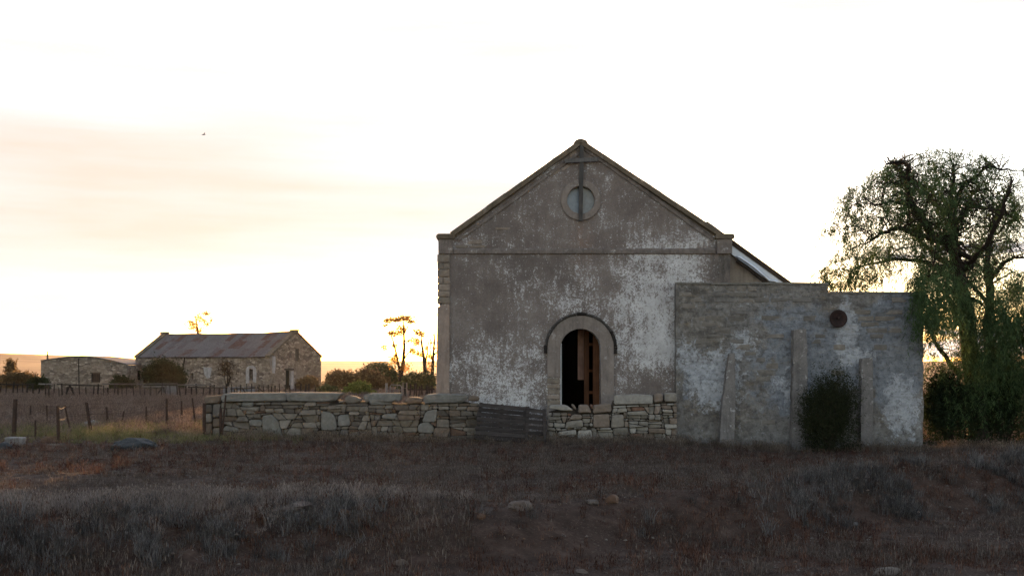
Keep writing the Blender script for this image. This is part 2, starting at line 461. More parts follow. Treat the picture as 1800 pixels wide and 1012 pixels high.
M['annex_stone'] = stone_mat('smeared_stone', [(0, (0.19, 0.172, 0.15)), (.25, (0.165, 0.152, 0.137)), (.5, (0.225, 0.20, 0.172)), (.75, (0.18, 0.168, 0.155))], 0.6)
M['cap'] = stone_mat('capping_stone', [(0, (0.20, 0.192, 0.17)), (.5, (0.185, 0.177, 0.157))], 0.3)
M['quoin'] = stone_mat('dressed_stone', [(0, (0.24, 0.195, 0.155)), (.4, (0.29, 0.235, 0.19)), (.7, (0.21, 0.175, 0.14))], 0.25)
M['rock'] = stone_mat('weathered_rock', [(0, (0.13, 0.10, 0.085)), (.4, (0.10, 0.08, 0.068)), (.7, (0.16, 0.135, 0.115))])
M['rock_rust'] = stone_mat('rusty_rock', [(0, (0.095, 0.055, 0.036)), (.5, (0.11, 0.062, 0.04))])
M['mortar'] = plaster('earth_mortar', (0.020, 0.017, 0.014), (0.042, 0.035, 0.029), (0.075, 0.063, 0.053), 0, 3)

def wood(name, a, b, axis=(30, 30, 1.2), rough=0.85):
    n = NT(name)
    f = n.noise(1.0, 5, 0.65, v=n.mapv(axis)); g = n.noise(3.0, 4, 0.6)
    r = n.rng(n.orand(), 0, 1, 0.65, 1.25)
    col = n.ramp(f, [(0.3, a), (0.7, b)])
    col = n.mix(n.rng(g, 0.4, 0.7, 0, 0.4), col, tuple(x * 0.5 for x in a))
    rr = n.n('ShaderNodeCombineXYZ')
    for i in range(3): n.put(rr.inputs[i], r)
    col = n.mix(1.0, col, rr.outputs[0], 'MULTIPLY')
    return n.finish(col, rough, normal=n.bump(f, 0.5, 0.01), spec=0.15)
M['pallet'] = wood('grey_black_wood', (0.018, 0.015, 0.014), (0.055, 0.046, 0.042), (1.5, 30, 40))
M['post'] = wood('fence_post_wood', (0.018, 0.013, 0.010), (0.05, 0.037, 0.028))
M['rail'] = wood('bleached_rail', (0.10, 0.085, 0.075), (0.22, 0.19, 0.165), (2, 30, 30))
M['cross'] = wood('grey_cross_wood', (0.06, 0.057, 0.054), (0.12, 0.114, 0.108), (20, 20, 3))
M['red_wood'] = wood('red_brown_timber', (0.06, 0.025, 0.012), (0.12, 0.052, 0.024))
M['plank'] = wood('pale_plank', (0.13, 0.075, 0.055), (0.20, 0.12, 0.09))
M['bark'] = wood('tree_bark', (0.020, 0.015, 0.011), (0.055, 0.042, 0.032), (9, 9, 2.5), 0.95)
M['shutter'] = wood('shutter_wood', (0.05, 0.04, 0.032), (0.11, 0.088, 0.07), (12, 12, 1))
M['door_wood'] = wood('door_green_wood', (0.018, 0.020, 0.014), (0.04, 0.042, 0.03), (12, 12, 1))
M['window_frame'] = plaster('flaking_white', (0.30, 0.31, 0.32), (0.42, 0.43, 0.44), (0.55, 0.55, 0.55), 0.3)
M['whitewash'] = plaster('whitewash', (0.20, 0.19, 0.18), (0.30, 0.285, 0.27), (0.40, 0.385, 0.37), 0.2, 3)

n = NT('rusty_iron')
f = n.noise(7, 5, 0.7)
M['rust'] = n.finish(n.ramp(f, [(0.3, (0.012, 0.008, 0.007)), (0.55, (0.028, 0.015, 0.013)), (0.75, (0.05, 0.028, 0.022))]), 0.75, 0.2, n.bump(f, 0.5, 0.01))
n = NT('rusty_post_iron')
f = n.noise(9, 5, 0.7)
M['rust_post'] = n.finish(n.ramp(f, [(0.3, (0.018, 0.011, 0.008)), (0.55, (0.04, 0.022, 0.015)), (0.75, (0.075, 0.04, 0.025))]), 0.8, 0.0, n.bump(f, 0.5, 0.01))
n = NT('galvanised_sheet')
f = n.noise(2.5, 5, 0.65)
M['galv'] = n.finish(n.ramp(f, [(0.3, (0.42, 0.45, 0.50)), (0.7, (0.60, 0.63, 0.68))]), 0.42, 0.75, n.bump(f, 0.1, 0.01))
n = NT('barn_sheet')
r = n.orand(); f = n.noise(1.1, 6, 0.75, v=n.mapv((1, 1, 2.2))); f2 = n.noise(6, 5, 0.7)
rustc = n.ramp(f2, [(0.3, (0.05, 0.022, 0.016)), (0.7, (0.11, 0.052, 0.036))])
zinc = n.ramp(f2, [(0.3, (0.085, 0.075, 0.073)), (0.7, (0.16, 0.145, 0.14))])
thr = n.math('ADD', n.math('MULTIPLY', r, 0.55), n.math('MULTIPLY', f, 0.95))
zinc = n.mix(n.rng(n.math('FRACT', n.math('MULTIPLY', r, 7.31)), 0, 1, 0, .45), zinc, (0.06, 0.05, 0.047))
c = n.mix(n.math('ADD', n.rng(thr, 0.82, 0.98, 0, .9), n.rng(n.noise(1.0, 5, .7, v=n.mapv((9, 9, 2.2))), .55, .72, 0, .45), True), zinc, rustc)
M['sheet'] = n.finish(c, 0.75, 0.1, n.bump(f2, 0.3, 0.02))
n = NT('pale_sheeting')
f = n.noise(3, 5, 0.65, v=n.mapv((1, 1, 1)))
M['sheeting'] = n.finish(n.ramp(f, [(0.3, (0.40, 0.43, 0.48)), (0.7, (0.58, 0.61, 0.66))]), 0.5, 0.2)
n = NT('glass_blue_grey')
f = n.noise(9, 4, 0.6)
M['glass'] = n.finish(n.ramp(f, [(0.3, (0.10, 0.128, 0.155)), (0.7, (0.16, 0.192, 0.222))]), 0.35, 0.0, spec=0.6)  # opaque pane colour, mottled blue-grey
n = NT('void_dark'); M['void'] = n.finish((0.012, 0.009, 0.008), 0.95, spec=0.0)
n = NT('interior_unlit')
M['inside'] = n.finish(n.ramp(n.noise(2), [(0.3, (0.006, 0.004, 0.0035)), (0.7, (0.012, 0.008, 0.0065))]), 0.95, spec=0.05)  # darkness of the unlit nave is put into the wall colour
n = NT('dark_netting')
f = n.noise(12, 5, 0.7)
M['netting'] = n.finish(n.ramp(f, [(0.3, (0.014, 0.017, 0.019)), (0.7, (0.04, 0.046, 0.049))]), 0.7, normal=n.bump(f, 0.8, 0.03))
n = NT('chalky_block')
f = n.noise(9, 5, 0.7)
M['block'] = n.finish(n.ramp(f, [(0.3, (0.10, 0.097, 0.094)), (0.7, (0.19, 0.184, 0.178))]), 0.9, normal=n.bump(f, 0.6, 0.02))
n = NT('white_bag'); M['bag'] = n.finish((0.7, 0.69, 0.67), 0.7)
n = NT('bird_feathers'); M['bird'] = n.finish((0.03, 0.028, 0.026), 0.8)

# barn rubble: coursed stones under a thinning coat
n = NT('barn_masonry')
dv = n.n('ShaderNodeMix', data_type='VECTOR')
nzv = n.n('ShaderNodeTexNoise'); n.put(nzv.inputs['Vector'], n.pos()); nzv.inputs['Scale'].default_value = 0.9
n.put(dv.inputs['Factor'], 0.25); n.put(dv.inputs['A'], n.pos()); n.put(dv.inputs['B'], nzv.outputs['Color'])
vd = n.voro(3.6, v=n.mapv((1, 1, 2.0), v=dv.outputs['Result']), feature='DISTANCE_TO_EDGE')
vc = n.voro(3.6, v=n.mapv((1, 1, 2.0), v=dv.outputs['Result']), out='Color')
sx = n.n('ShaderNodeSeparateColor'); n.put(sx.inputs[0], vc)
stn = n.ramp(sx.outputs[0], [(0.0, (0.124, 0.095, 0.073)), (0.35, (0.207, 0.166, 0.129)), (0.7, (0.276, 0.224, 0.172)), (1.0, (0.373, 0.313, 0.251))])
coat = n.rng(n.noise(0.55, 6, 0.7), 0.5, 0.58, 0, 0.75)
joint = n.rng(vd, 0.06, 0.0, 0, 0.75)
stn = n.mix(joint, stn, (0.055, 0.041, 0.032))
c = n.mix(coat, stn, n.ramp(n.noise(5, 4), [(0.3, (0.179, 0.141, 0.106)), (0.7, (0.290, 0.231, 0.178))]))
rs = n.rng(n.noise(0.9, 5, 0.7, v=n.mapv((2.5, 2.5, .5))), 0.58, 0.7, 0, 0.6)
c = n.mix(rs, c, (0.193, 0.129, 0.092))
M['barn'] = n.finish(c, 0.95, normal=n.bump(n.rng(vd, 0, 0.12), 0.9, 0.08), spec=0.1)

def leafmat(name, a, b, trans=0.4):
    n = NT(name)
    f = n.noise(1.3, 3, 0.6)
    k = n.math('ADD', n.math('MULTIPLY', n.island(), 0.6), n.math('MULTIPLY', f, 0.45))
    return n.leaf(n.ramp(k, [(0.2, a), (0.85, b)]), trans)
M['pepper'] = leafmat('pepper_leaf', (0.032, 0.054, 0.024), (0.092, 0.138, 0.058), 0.24)
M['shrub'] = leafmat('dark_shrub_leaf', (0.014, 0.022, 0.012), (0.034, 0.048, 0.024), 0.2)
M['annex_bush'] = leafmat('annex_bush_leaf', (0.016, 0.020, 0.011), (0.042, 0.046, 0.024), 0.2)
M['bush_green'] = leafmat('bush_leaf', (0.04, 0.048, 0.024), (0.10, 0.105, 0.048), 0.3)
M['bush_dark'] = leafmat('dark_bush_leaf', (0.022, 0.026, 0.013), (0.055, 0.058, 0.028), 0.25)
M['bush_brown'] = leafmat('brown_bush_leaf', (0.08, 0.055, 0.03), (0.17, 0.115, 0.058), 0.45)
M['bush_bright'] = leafmat('bright_bush_leaf', (0.075, 0.09, 0.025), (0.18, 0.18, 0.05), 0.4)
M['gum'] = leafmat('gum_leaf_glow', (0.36, 0.185, 0.045), (0.56, 0.31, 0.085), 0.82)  # orange glow of the low sun's glare is put into the leaf colour
M['creeper'] = leafmat('dry_creeper', (0.06, 0.040, 0.026), (0.13, 0.09, 0.06), 0.2)

def grassmat(name, stops, trans=0.3):
    n = NT(name)
    k = n.math('ADD', n.math('MULTIPLY', n.island(), 0.5), n.math('MULTIPLY', n.orand(), 0.5))
    return n.leaf(n.ramp(k, stops), trans)
M['g_grey'] = grassmat('grey_dry_grass', [(0.1, (0.040, 0.031, 0.026)), (0.5, (0.085, 0.067, 0.056)), (0.9, (0.21, 0.170, 0.142))])
M['g_bank'] = grassmat('shaded_bank_grass', [(0.1, (0.030, 0.027, 0.026)), (0.5, (0.080, 0.074, 0.070)), (0.9, (0.20, 0.186, 0.178))])  # cool grey of a slope facing away from the light, put into the blades
M['g_pale'] = grassmat('pale_pink_grass', [(0.1, (0.07, 0.055, 0.048)), (0.5, (0.17, 0.138, 0.12)), (0.9, (0.36, 0.30, 0.265))])
M['g_straw'] = grassmat('straw_grass', [(0.1, (0.055, 0.042, 0.032)), (0.5, (0.13, 0.10, 0.077)), (0.9, (0.33, 0.26, 0.20))])
M['g_red'] = grassmat('red_brown_weeds', [(0.1, (0.026, 0.013, 0.009)), (0.5, (0.07, 0.035, 0.025)), (0.9, (0.19, 0.11, 0.08))])
M['g_green'] = grassmat('yellow_green_grass', [(0.1, (0.07, 0.08, 0.035)), (0.5, (0.14, 0.135, 0.06)), (0.9, (0.24, 0.20, 0.11))])
M['g_pink'] = grassmat('pinkish_field_grass', [(0.1, (0.07, 0.05, 0.04)), (0.5, (0.145, 0.106, 0.086)), (0.9, (0.28, 0.215, 0.175))])

# ---------------------------------------------------------------- ground: one sheet to the horizon
def graded(lo, hi, step, outs):
    core = list(np.arange(lo, hi + 1e-6, step))
    a = [lo]; s = step
    while a[-1] > outs[0]: s *= 1.17; a.append(a[-1] - s)
    b = [hi]; s = step
    while b[-1] < outs[1]: s *= 1.17; b.append(b[-1] + s)
    return np.array(a[:0:-1] + core + b[1:])
gx = graded(-13, 14, 0.13, (-4200, 4200))
gy = graded(11.5, 40, 0.11, (-60, 4000))
XX, YY = np.meshgrid(gx, gy)
ZZ = height(XX, YY)
nx, ny = len(gx), len(gy)
V = np.stack([XX.ravel(), YY.ravel(), ZZ.ravel()], 1)
idx = np.arange(nx * ny).reshape(ny, nx)
Fq = np.stack([idx[:-1, :-1], idx[:-1, 1:], idx[1:, 1:], idx[1:, :-1]], -1).reshape(-1, 4)
tag(obj('ground', mesh_data('ground', V, Fq, M['ground'], True)), kind='structure')

# ---------------------------------------------------------------- stones
def clip(poly, p, nrm):
    out = []
    m = len(poly)
    for i in range(m):
        a, b = poly[i], poly[(i + 1) % m]
        da = (a[0]-p[0])*nrm[0] + (a[1]-p[1])*nrm[1]; db = (b[0]-p[0])*nrm[0] + (b[1]-p[1])*nrm[1]
        if da >= 0: out.append(a)
        if (da > 0 > db) or (da < 0 < db):
            t = da / (da - db); out.append((a[0]+(b[0]-a[0])*t, a[1]+(b[1]-a[1])*t))
    return out
def parea(p):
    return 0.5 * sum(p[i][0]*p[(i+1)%len(p)][1] - p[(i+1)%len(p)][0]*p[i][1] for i in range(len(p)))
def rubble(poly, area, asp=2.3, tilt=5):
    if len(poly) < 3 or parea(poly) < 1e-4: return []
    xs = [p[0] for p in poly]; zs = [p[1] for p in poly]
    W, H = max(xs)-min(xs), max(zs)-min(zs)
    A = parea(poly)
    if A < area * random.choice((0.45, 0.8, 1.0, 1.3, 2.2)) and W < H * 4.2: return [poly]
    t = random.uniform(0.34, 0.66)
    cx, cz = min(xs)+W*t, min(zs)+H*t
    if W > H * asp * random.uniform(0.55, 1.15):
        a = R(random.gauss(0, 11)); d = (math.cos(a), math.sin(a))
    else:
        a = R(90 + random.gauss(0, tilt)); d = (math.cos(a), math.sin(a))
    return rubble(clip(poly, (cx, cz), d), area, asp, tilt) + rubble(clip(poly, (cx, cz), (-d[0], -d[1])), area, asp, tilt)
def inset(poly, g):
    out = poly
    m = len(poly)
    for i in range(m):
        a, b = poly[i], poly[(i+1) % m]
        dx, dz = b[0]-a[0], b[1]-a[1]; L = math.hypot(dx, dz)
        if L < 1e-5: continue
        nrm = (-dz/L, dx/L)
        out = clip(out, (a[0]+nrm[0]*g, a[1]+nrm[1]*g), nrm)
        if len(out) < 3: return []
    return out
def subtract(poly, block):
    best = []
    if len(poly) < 3: return []
    m = len(block); hit = poly
    for i in range(m):
        a, b = block[i], block[(i+1) % m]; dx, dz = b[0]-a[0], b[1]-a[1]; L = math.hypot(dx, dz)
        out = clip(poly, a, (dz/L, -dx/L)); hit = clip(hit, a, (-dz/L, dx/L)) if len(hit) >= 3 else []
        if len(out) >= 3 and (not best or parea(out) > parea(best)): best = out
    if len(hit) < 3 or parea(hit) < 1e-4: return poly
    return best
def coursed(poly, D, lines, blocks, wmin, wmax, rg):
    """coursed rubble: bands between slightly tilted course lines (photo rows), stones of uneven length; blocks are laid first"""
    cells = []
    base = poly
    bl = [pp(b, D) for b in blocks]
    zc = [(EYE + (HOR - y) / F * D, rg.gauss(0, .035)) for y in lines]
    for (z1, t1), (z0, t0) in zip(zc[:-1], zc[1:]):
        xm = sum(p[0] for p in base) / len(base)
        band = clip(clip(base, (xm, z1), (t1, -1)), (xm, z0), (-t0, 1))
        if len(band) < 3: continue
        x = min(p[0] for p in band); xe = max(p[0] for p in band)
        rest = band
        while len(rest) >= 3 and x < xe:
            x += rg.uniform(wmin, wmax) * rg.choice((.6, 1, 1, 1.6)); a = R(rg.gauss(0, 17)); d = (math.cos(a), math.sin(a))
            piece = clip(rest, (x, (z0+z1)/2), (-d[0], -d[1])); rest = clip(rest, (x, (z0+z1)/2), d)
            if len(piece) < 3: continue
            W_ = max(p[0] for p in piece) - min(p[0] for p in piece)
            if rg.random() < (.45 if z1 - z0 > .17 else .12) and W_ > .22:
                a = R(90 + rg.gauss(0, 5)); d2 = (math.cos(a), math.sin(a)); c = (x - W_/2, (z0+z1)/2 + rg.uniform(-.03, .03))
                for q in (clip(piece, c, d2), clip(piece, c, (-d2[0], -d2[1]))):
                    if len(q) >= 3 and rg.random() < .4:
                        c3 = (x - W_*rg.uniform(.35, .65), c[1]); a3 = R(rg.gauss(0, 14)); d3 = (math.cos(a3), math.sin(a3))
                        cells += [clip(q, c3, d3), clip(q, c3, (-d3[0], -d3[1]))]
                    else: cells.append(q)
            else: cells.append(piece)
    out = []
    for c in cells:
        for b in bl:
            if len(c) >= 3: c = subtract(c, b)
        if len(c) >= 3 and parea(c) > .002: out.append(c)
    return out, bl
def rounded(poly, r):
    out = []
    m = len(poly)
    for i in range(m):
        p, a, b = poly[i], poly[i-1], poly[(i+1) % m]
        for q in (a, b):
            L = math.hypot(q[0]-p[0], q[1]-p[1])
            if L < 1e-6: continue
            k = min(r * random.uniform(0.5, 1.4), L * 0.33)
            out.append((p[0]+(q[0]-p[0])*k/L, p[1]+(q[1]-p[1])*k/L))
    return out
def stone(poly, yf, depth, name, mat, parent, gap=0.012, r=0.05, jit=0.035, chamf=0.03, tl_=0.06):
    """one stone: an uneven faced block whose outline in the wall is poly (x, z), its face at y = yf"""
    p = inset(poly, gap * random.uniform(0.6, 1.5))
    if len(p) < 3 or parea(p) < 0.0012: return None
    p = rounded(p, r)
    m = len(p)
    cx = sum(q[0] for q in p)/m; cz = sum(q[1] for q in p)/m
    y = yf + random.uniform(-jit, jit)
    tx, tz = random.gauss(0, tl_), random.gauss(0, tl_)
    size = math.sqrt(parea(p))
    k = max(0.6, 1 - chamf * 2.2 / size)
    vs = [(q[0], yf+depth, q[1]) for q in p]
    vs += [(q[0], y+chamf*random.uniform(.7, 1.3)+tx*(q[0]-cx)+tz*(q[1]-cz), q[1]) for q in p]
    vs += [(cx+(q[0]-cx)*k+random.gauss(0, .004), y+tx*(q[0]-cx)+tz*(q[1]-cz)+random.gauss(0, .006), cz+(q[1]-cz)*k+random.gauss(0, .004)) for q in p]
    vs.append((cx, y-0.006, cz))
    fs = []
    for i in range(m):
        j = (i+1) % m
        fs += [[i, j, m+j, m+i], [m+i, m+j, 2*m+j, 2*m+i], [2*m+i, 2*m+j, 3*m]]
    fs.append(list(range(m))[::-1])
    off = wloc(parent)
    me = mesh_data(name, [(v[0]-off.x, v[1]-off.y, v[2]-off.z) for v in vs], fs, mat)
    return obj(name, me, parent)
def pp(pts, D):
    """photo pixels -> wall polygon (x, z), counter-clockwise"""
    q = [P(a, b, D) for a, b in pts]
    q = [(v.x, v.z) for v in q]
    return q if parea(q) > 0 else q[::-1]

def rock(name, px, py, D, sx, sy, sz, mat, label, cat='rock', seed=1, sub=3, flat=1.0, sink=0.3, rot=0.0, group=None):
    import bmesh
    bm = bmesh.new(); bmesh.ops.create_icosphere(bm, subdivisions=sub, radius=1.0)
    rg = random.Random(seed)
    planes = [(Vector((rg.gauss(0,1), rg.gauss(0,1), rg.gauss(0,1))).normalized(), rg.uniform(0.62, 0.95)) for _ in range(9)]
    from mathutils import noise as mn
    for v in bm.verts:
        p = v.co.copy()
        for nn, d in planes:
            k = p.dot(nn)
            if k > d: p -= nn * (k - d) * 0.9
        p *= 1 + 0.16 * mn.noise(p * 2.3 + Vector((seed, 0, 0))) + 0.06 * mn.noise(p * 6 + Vector((0, seed, 0)))
        v.co = Vector((p.x * sx, p.y * sy, p.z * sz))
    me = bpy.data.meshes.new(name); bm.to_mesh(me); bm.free()
    me.materials.append(mat)
    o = obj(name, me)
    x = (px - 900) / F * D
    o.location = (x, D, hz(x, D) + sz * (1 - 2 * sink) * 0.5)
    o.rotation_euler = (0, rot, rg.uniform(0, 0.5))
    tag(o, label, cat, group)
    return o

# ---------------------------------------------------------------- the chapel
DF = 36.8
S = F / DF
def fx(px): return (px - 900) / S
def fz(py): return EYE + (HOR - py) / S
chapel = empty('chapel', (fx(1020), DF, 0))
tag(chapel, 'derelict gabled chapel with wooden cross, round window and arched doorway', 'chapel')
ACX = fx(1020.5)

def curve_face(name, outer, holes, y0, y1, mat, parent):
    cu = bpy.data.curves.new(name + '_outline', 'CURVE'); cu.dimensions = '2D'; cu.fill_mode = 'BOTH'; cu.extrude = (y1 - y0) / 2
    for pts in [outer] + holes:
        sp = cu.splines.new('POLY'); sp.points.add(len(pts) - 1); sp.use_cyclic_u = True
        for q, p in zip(sp.points, pts): q.co = (p[0], p[1], 0, 1)
    tmp = bpy.data.objects.new(name + '_tmp', cu); COL.objects.link(tmp)
    dg = bpy.context.evaluated_depsgraph_get(); dg.update()
    me = bpy.data.meshes.new_from_object(tmp.evaluated_get(dg))
    bpy.data.objects.remove(tmp); bpy.data.curves.remove(cu)
    off = wloc(parent)
    for v in me.vertices:
        x, y, z = v.co
        v.co = (x - off.x, (y0 + y1) / 2 - z - off.y, y - off.z)
    me.materials.clear(); me.materials.append(mat); me.name = name
    return obj(name, me, parent)

def arc(cx, cz, r, a0, a1, n, jit=0.0):
    return [(cx + (r + random.uniform(-jit, jit)) * math.cos(R(a0 + (a1-a0)*i/n)), cz + (r + random.uniform(-jit, jit)) * math.sin(R(a0 + (a1-a0)*i/n))) for i in range(n + 1)]
def wavy(a, b, n, j):
    return [(a[0]+(b[0]-a[0])*i/n + (random.uniform(-j, j) if 0 < i < n else 0), a[1]+(b[1]-a[1])*i/n + (random.uniform(-j, j) if 0 < i < n else 0)) for i in range(n)]

ARCH_Z = fz(613); ARCH_R = 35.5 / S
gab_L, gab_R, gab_T = (fx(800), fz(418)), (fx(1260), fz(418)), (fx(1021), fz(254))
outer = wavy((fx(771), -0.5), (fx(773), fz(436)), 12, 0.01) + [(fx(773), fz(418)), gab_L] + wavy(gab_L, gab_T, 10, 0.008)[1:] + wavy(gab_T, gab_R, 10, 0.008) + [gab_R, (fx(1284), fz(418)), (fx(1284), -0.5)]
door_hole = [(ACX + ARCH_R, 0.0)] + arc(ACX, ARCH_Z, ARCH_R, 0, 180, 24) + [(ACX - ARCH_R, 0.0)]
WZ = fz(352); WX = fx(1021)
win_hole = arc(WX, WZ, 26 / S, 0, 352, 44)
curve_face('front_wall', outer, [door_hole, win_hole], DF, DF + 0.55, M['facade'], chapel)

# round window: surround, pane, sash bar
def ring_mesh(cx, cz, r0, r1, y0, y1, a0, a1, n, name, mat, parent, bev=0.02, rj=.006):
    mb = MB()
    prof = [(r0, y1), (r0, y0 + bev), (r0 + bev, y0), (r1 - bev, y0), (r1, y0 + bev), (r1, y1)]
    full = abs(a1 - a0) >= 360
    cnt = n if full else n + 1
    for i in range(cnt):
        a = R(a0 + (a1 - a0) * i / n)
        for r, y in prof:
            jr = random.uniform(-rj, rj)
            mb.v.append(Vector((cx + (r + jr) * math.cos(a), y, cz + (r + jr) * math.sin(a))))
    k = len(prof)
    for i in range(n):
        j = (i + 1) % cnt
        for q in range(k - 1):
            mb.f.append([i*k+q, i*k+q+1, j*k+q+1, j*k+q])
    if not full:
        mb.f.append(list(range(k))); mb.f.append([n*k+q for q in range(k)][::-1])
    return mb.build(name, mat, parent)
rw = empty('round_window'); rw.parent = chapel; rw.location = Vector((WX, DF, WZ)) - Vector(chapel.location)
ring_mesh(WX, WZ, 24/S, 36/S, DF - 0.06, DF + 0.2, 0, 360, 48, 'window_surround', M['ring'], rw)
for sd, tx_, tz_ in ((-1, .05, .03), (1, -.02, -.05)):       # two half panes, not quite in one plane
    pl = [(WX + sd * .02, WZ - 25.5/S)] + [(x, z) for x, z in arc(WX, WZ, 26/S, -86 if sd > 0 else 266, 86 if sd > 0 else 94, 24)] + [(WX + sd * .02, WZ + 25.5/S)]
    pl = pl if parea(pl) > 0 else pl[::-1]
    mb = MB(); mb.add([(x, DF + .16 + (x-WX)*tx_ + (z-WZ)*tz_, z) for x, z in pl], [list(range(len(pl)))]); mb.build('pane', M['glass'], rw)
mb = MB(); mb.box((WX - 0.03, DF + 0.10, WZ - 24/S), (WX + 0.03, DF + 0.15, WZ + 24/S)); mb.build('sash_bar', M['cross'], rw)

# wooden cross fixed to the gable
cr_o = empty('cross'); cr_o.parent = chapel; cr_o.location = Vector((fx(1021), DF, fz(280))) - Vector(chapel.location)
mb = MB(); mb.bar((fx(1022.5), DF - 0.10, fz(252)), (fx(1020), DF - 0.10, fz(389)), 0.125, 0.06, (0, 1, 0)); mb.build('upright', M['cross'], cr_o)
mb = MB(); mb.bar((fx(993), DF - 0.135, fz(284.5)), (fx(1051), DF - 0.135, fz(281.5)), 0.115, 0.05, (0, 1, 0)); mb.build('crossbar', M['cross'], cr_o)

# rake coping, in stones butted end to end, with a fascia band under it
def rake(p0, p1, n, name, h, proj, back, mat, dz=0.0, j=0.006):
    (x0, z0), (x1, z1) = p0, p1
    d = Vector((x1-x0, 0, z1-z0)); L = d.length; d.normalize(); nn = Vector((-d.z, 0, d.x))
    if nn.z < 0: nn = -nn
    for i in range(n):
        a = Vector((x0, 0, z0)) + d * (L * i / n + (0.002 if i else 0)); b = Vector((x0, 0, z0)) + d * (L * (i+1) / n - 0.002)
        o = random.uniform(-j, j)
        sec = [(0.0, -proj), (h * 0.75, -proj - 0.012), (h * 0.95, -proj + 0.05), (h, -proj + 0.12), (h, back)] + ([(-0.14, back), (-0.14, 0.03), (0.0, 0.02)] if back > .1 else [(0.0, back)])
        vs = [p + nn * (u + dz + o) + Vector((0, DF + y, 0)) for p in (a, b) for u, y in sec]
        m = len(sec)
        mb = MB(); mb.add(vs, [list(range(m))[::-1], [m + q for q in range(m)]] + [[q, (q+1) % m, m + (q+1) % m, m + q] for q in range(m)])
        mb.build(name, mat, chapel)
rake((fx(796), fz(416)), (fx(1021), fz(255.5)), 7, 'coping_stone', 0.16, 0.14, 0.62, M['coping'])
rake((fx(1262), fz(416)), (fx(1021), fz(255.5)), 7, 'coping_stone', 0.16, 0.14, 0.62, M['coping'])
rake((fx(806), fz(424)), (fx(1018), fz(272)), 5, 'rake_fascia', 0.10, 0.045, -0.003, M['trim'])
rake((fx(1252), fz(424)), (fx(1024), fz(262)), 5, 'rake_fascia', 0.13, 0.045, -0.003, M['trim'])
mb = MB()
mb.prism([(fx(1008), fz(253)), (fx(1033), fz(253)), (fx(1030), fz(248.5)), (fx(1023), fz(245.8)), (fx(1017), fz(245.8)), (fx(1011), fz(248.5))], DF - 0.16, DF + 0.64)
mb.build('apex_stone', M['coping'], chapel)
# kneelers at both ends, string course
for a, b in ((769, 797), (1258, 1287)):
    mb = MB(); mb.prism([(fx(a+2), fz(446)), (fx(b-1), fz(446)), (fx(b-1), fz(420.5)), (fx(a+2), fz(420.5))], DF - 0.10, DF + 0.62); mb.build('kneeler', M['trim'], chapel)
    mb = MB()
    x0, x1 = fx(a - 1), fx(b + 2)
    mb.prism([(x0, fz(420)), (x1, fz(420)), (x1 + .02, fz(417)), (x1, fz(413)), (x1 - .05, fz(411.5)), (x0 + .05, fz(411.5)), (x0, fz(413.5)), (x0 - .02, fz(417))], DF - 0.15, DF + 0.66)
    mb.build('kneeler_cap', M['coping'], chapel)
xs = [798, 905, 1010, 1130, 1257]
for i in range(4):
    mb = MB(); o = random.uniform(-.01, .01)
    a, b = fx(xs[i]) + .003, fx(xs[i+1]) - .003
    vs = []
    for x in (a, b):
        vs += [(x, DF, fz(446.5)), (x, DF - .03, fz(446.5)), (x, DF - .055, fz(445)+o), (x, DF - .06, fz(439)+o), (x, DF - .02, fz(436.5)+o), (x, DF, fz(436)+o)]
    mb.add(vs, [list(range(6))[::-1], [6+q for q in range(6)]] + [[q, (q+1) % 6, 6+(q+1) % 6, 6+q] for q in range(6)])
    mb.build('string_course', M['trim'], chapel)
# left corner pier: exposed dressed stones above, plastered below
zs = [447, 462, 474, 487, 499, 511, 522, 534]
for i in range(len(zs) - 1):
    cut = random.choice([None, 779, 783])
    cells = [(768.5, cut), (cut, 791.5)] if cut and i % 2 else [(768.5, 791.5)]
    for a, b in cells:
        stone(pp([(a, zs[i]+random.uniform(-1, 1)), (b, zs[i]), (b, zs[i+1]), (a, zs[i+1])], DF), DF - 0.075, 0.5, 'quoin_stone', M['quoin'], chapel, 0.006, 0.02, 0.008, 0.015)
pts = [(767, 694), (790, 694), (790.5, 538), (788, 534), (780, 535), (769, 540)]
mb = MB(); q = pp(pts, DF); mb.prism(q, DF - 0.09, DF + 0.50); mb.build('corner_pier', M['pier'], chapel)
mb = MB(); mb.box((fx(766.5), DF - 0.088, -0.4), (fx(790), DF + 0.5, fz(694))); mb.build('pier_base', M['pier'], chapel)
# bare stones where the plaster has fallen below the left rake
for cell in ([(822,424),(846,421),(848,428),(824,430)], [(800,431),(822,431),(822,436),(800,436)], [(826,432),(852,430),(853,435),(826,436)], [(870,399),(900,400),(899,404),(871,404)],
             [(984,298),(998,289),(1003,292),(990,301)], [(966,305),(982,294),(986,300),(968,312)], [(1000,268),(1013,259),(1014,274),(1002,277)]):
    stone(pp(cell, DF), DF - 0.012, 0.06, 'bare_stone', M['quoin'], chapel, 0.004, 0.02, 0.004, 0.008)

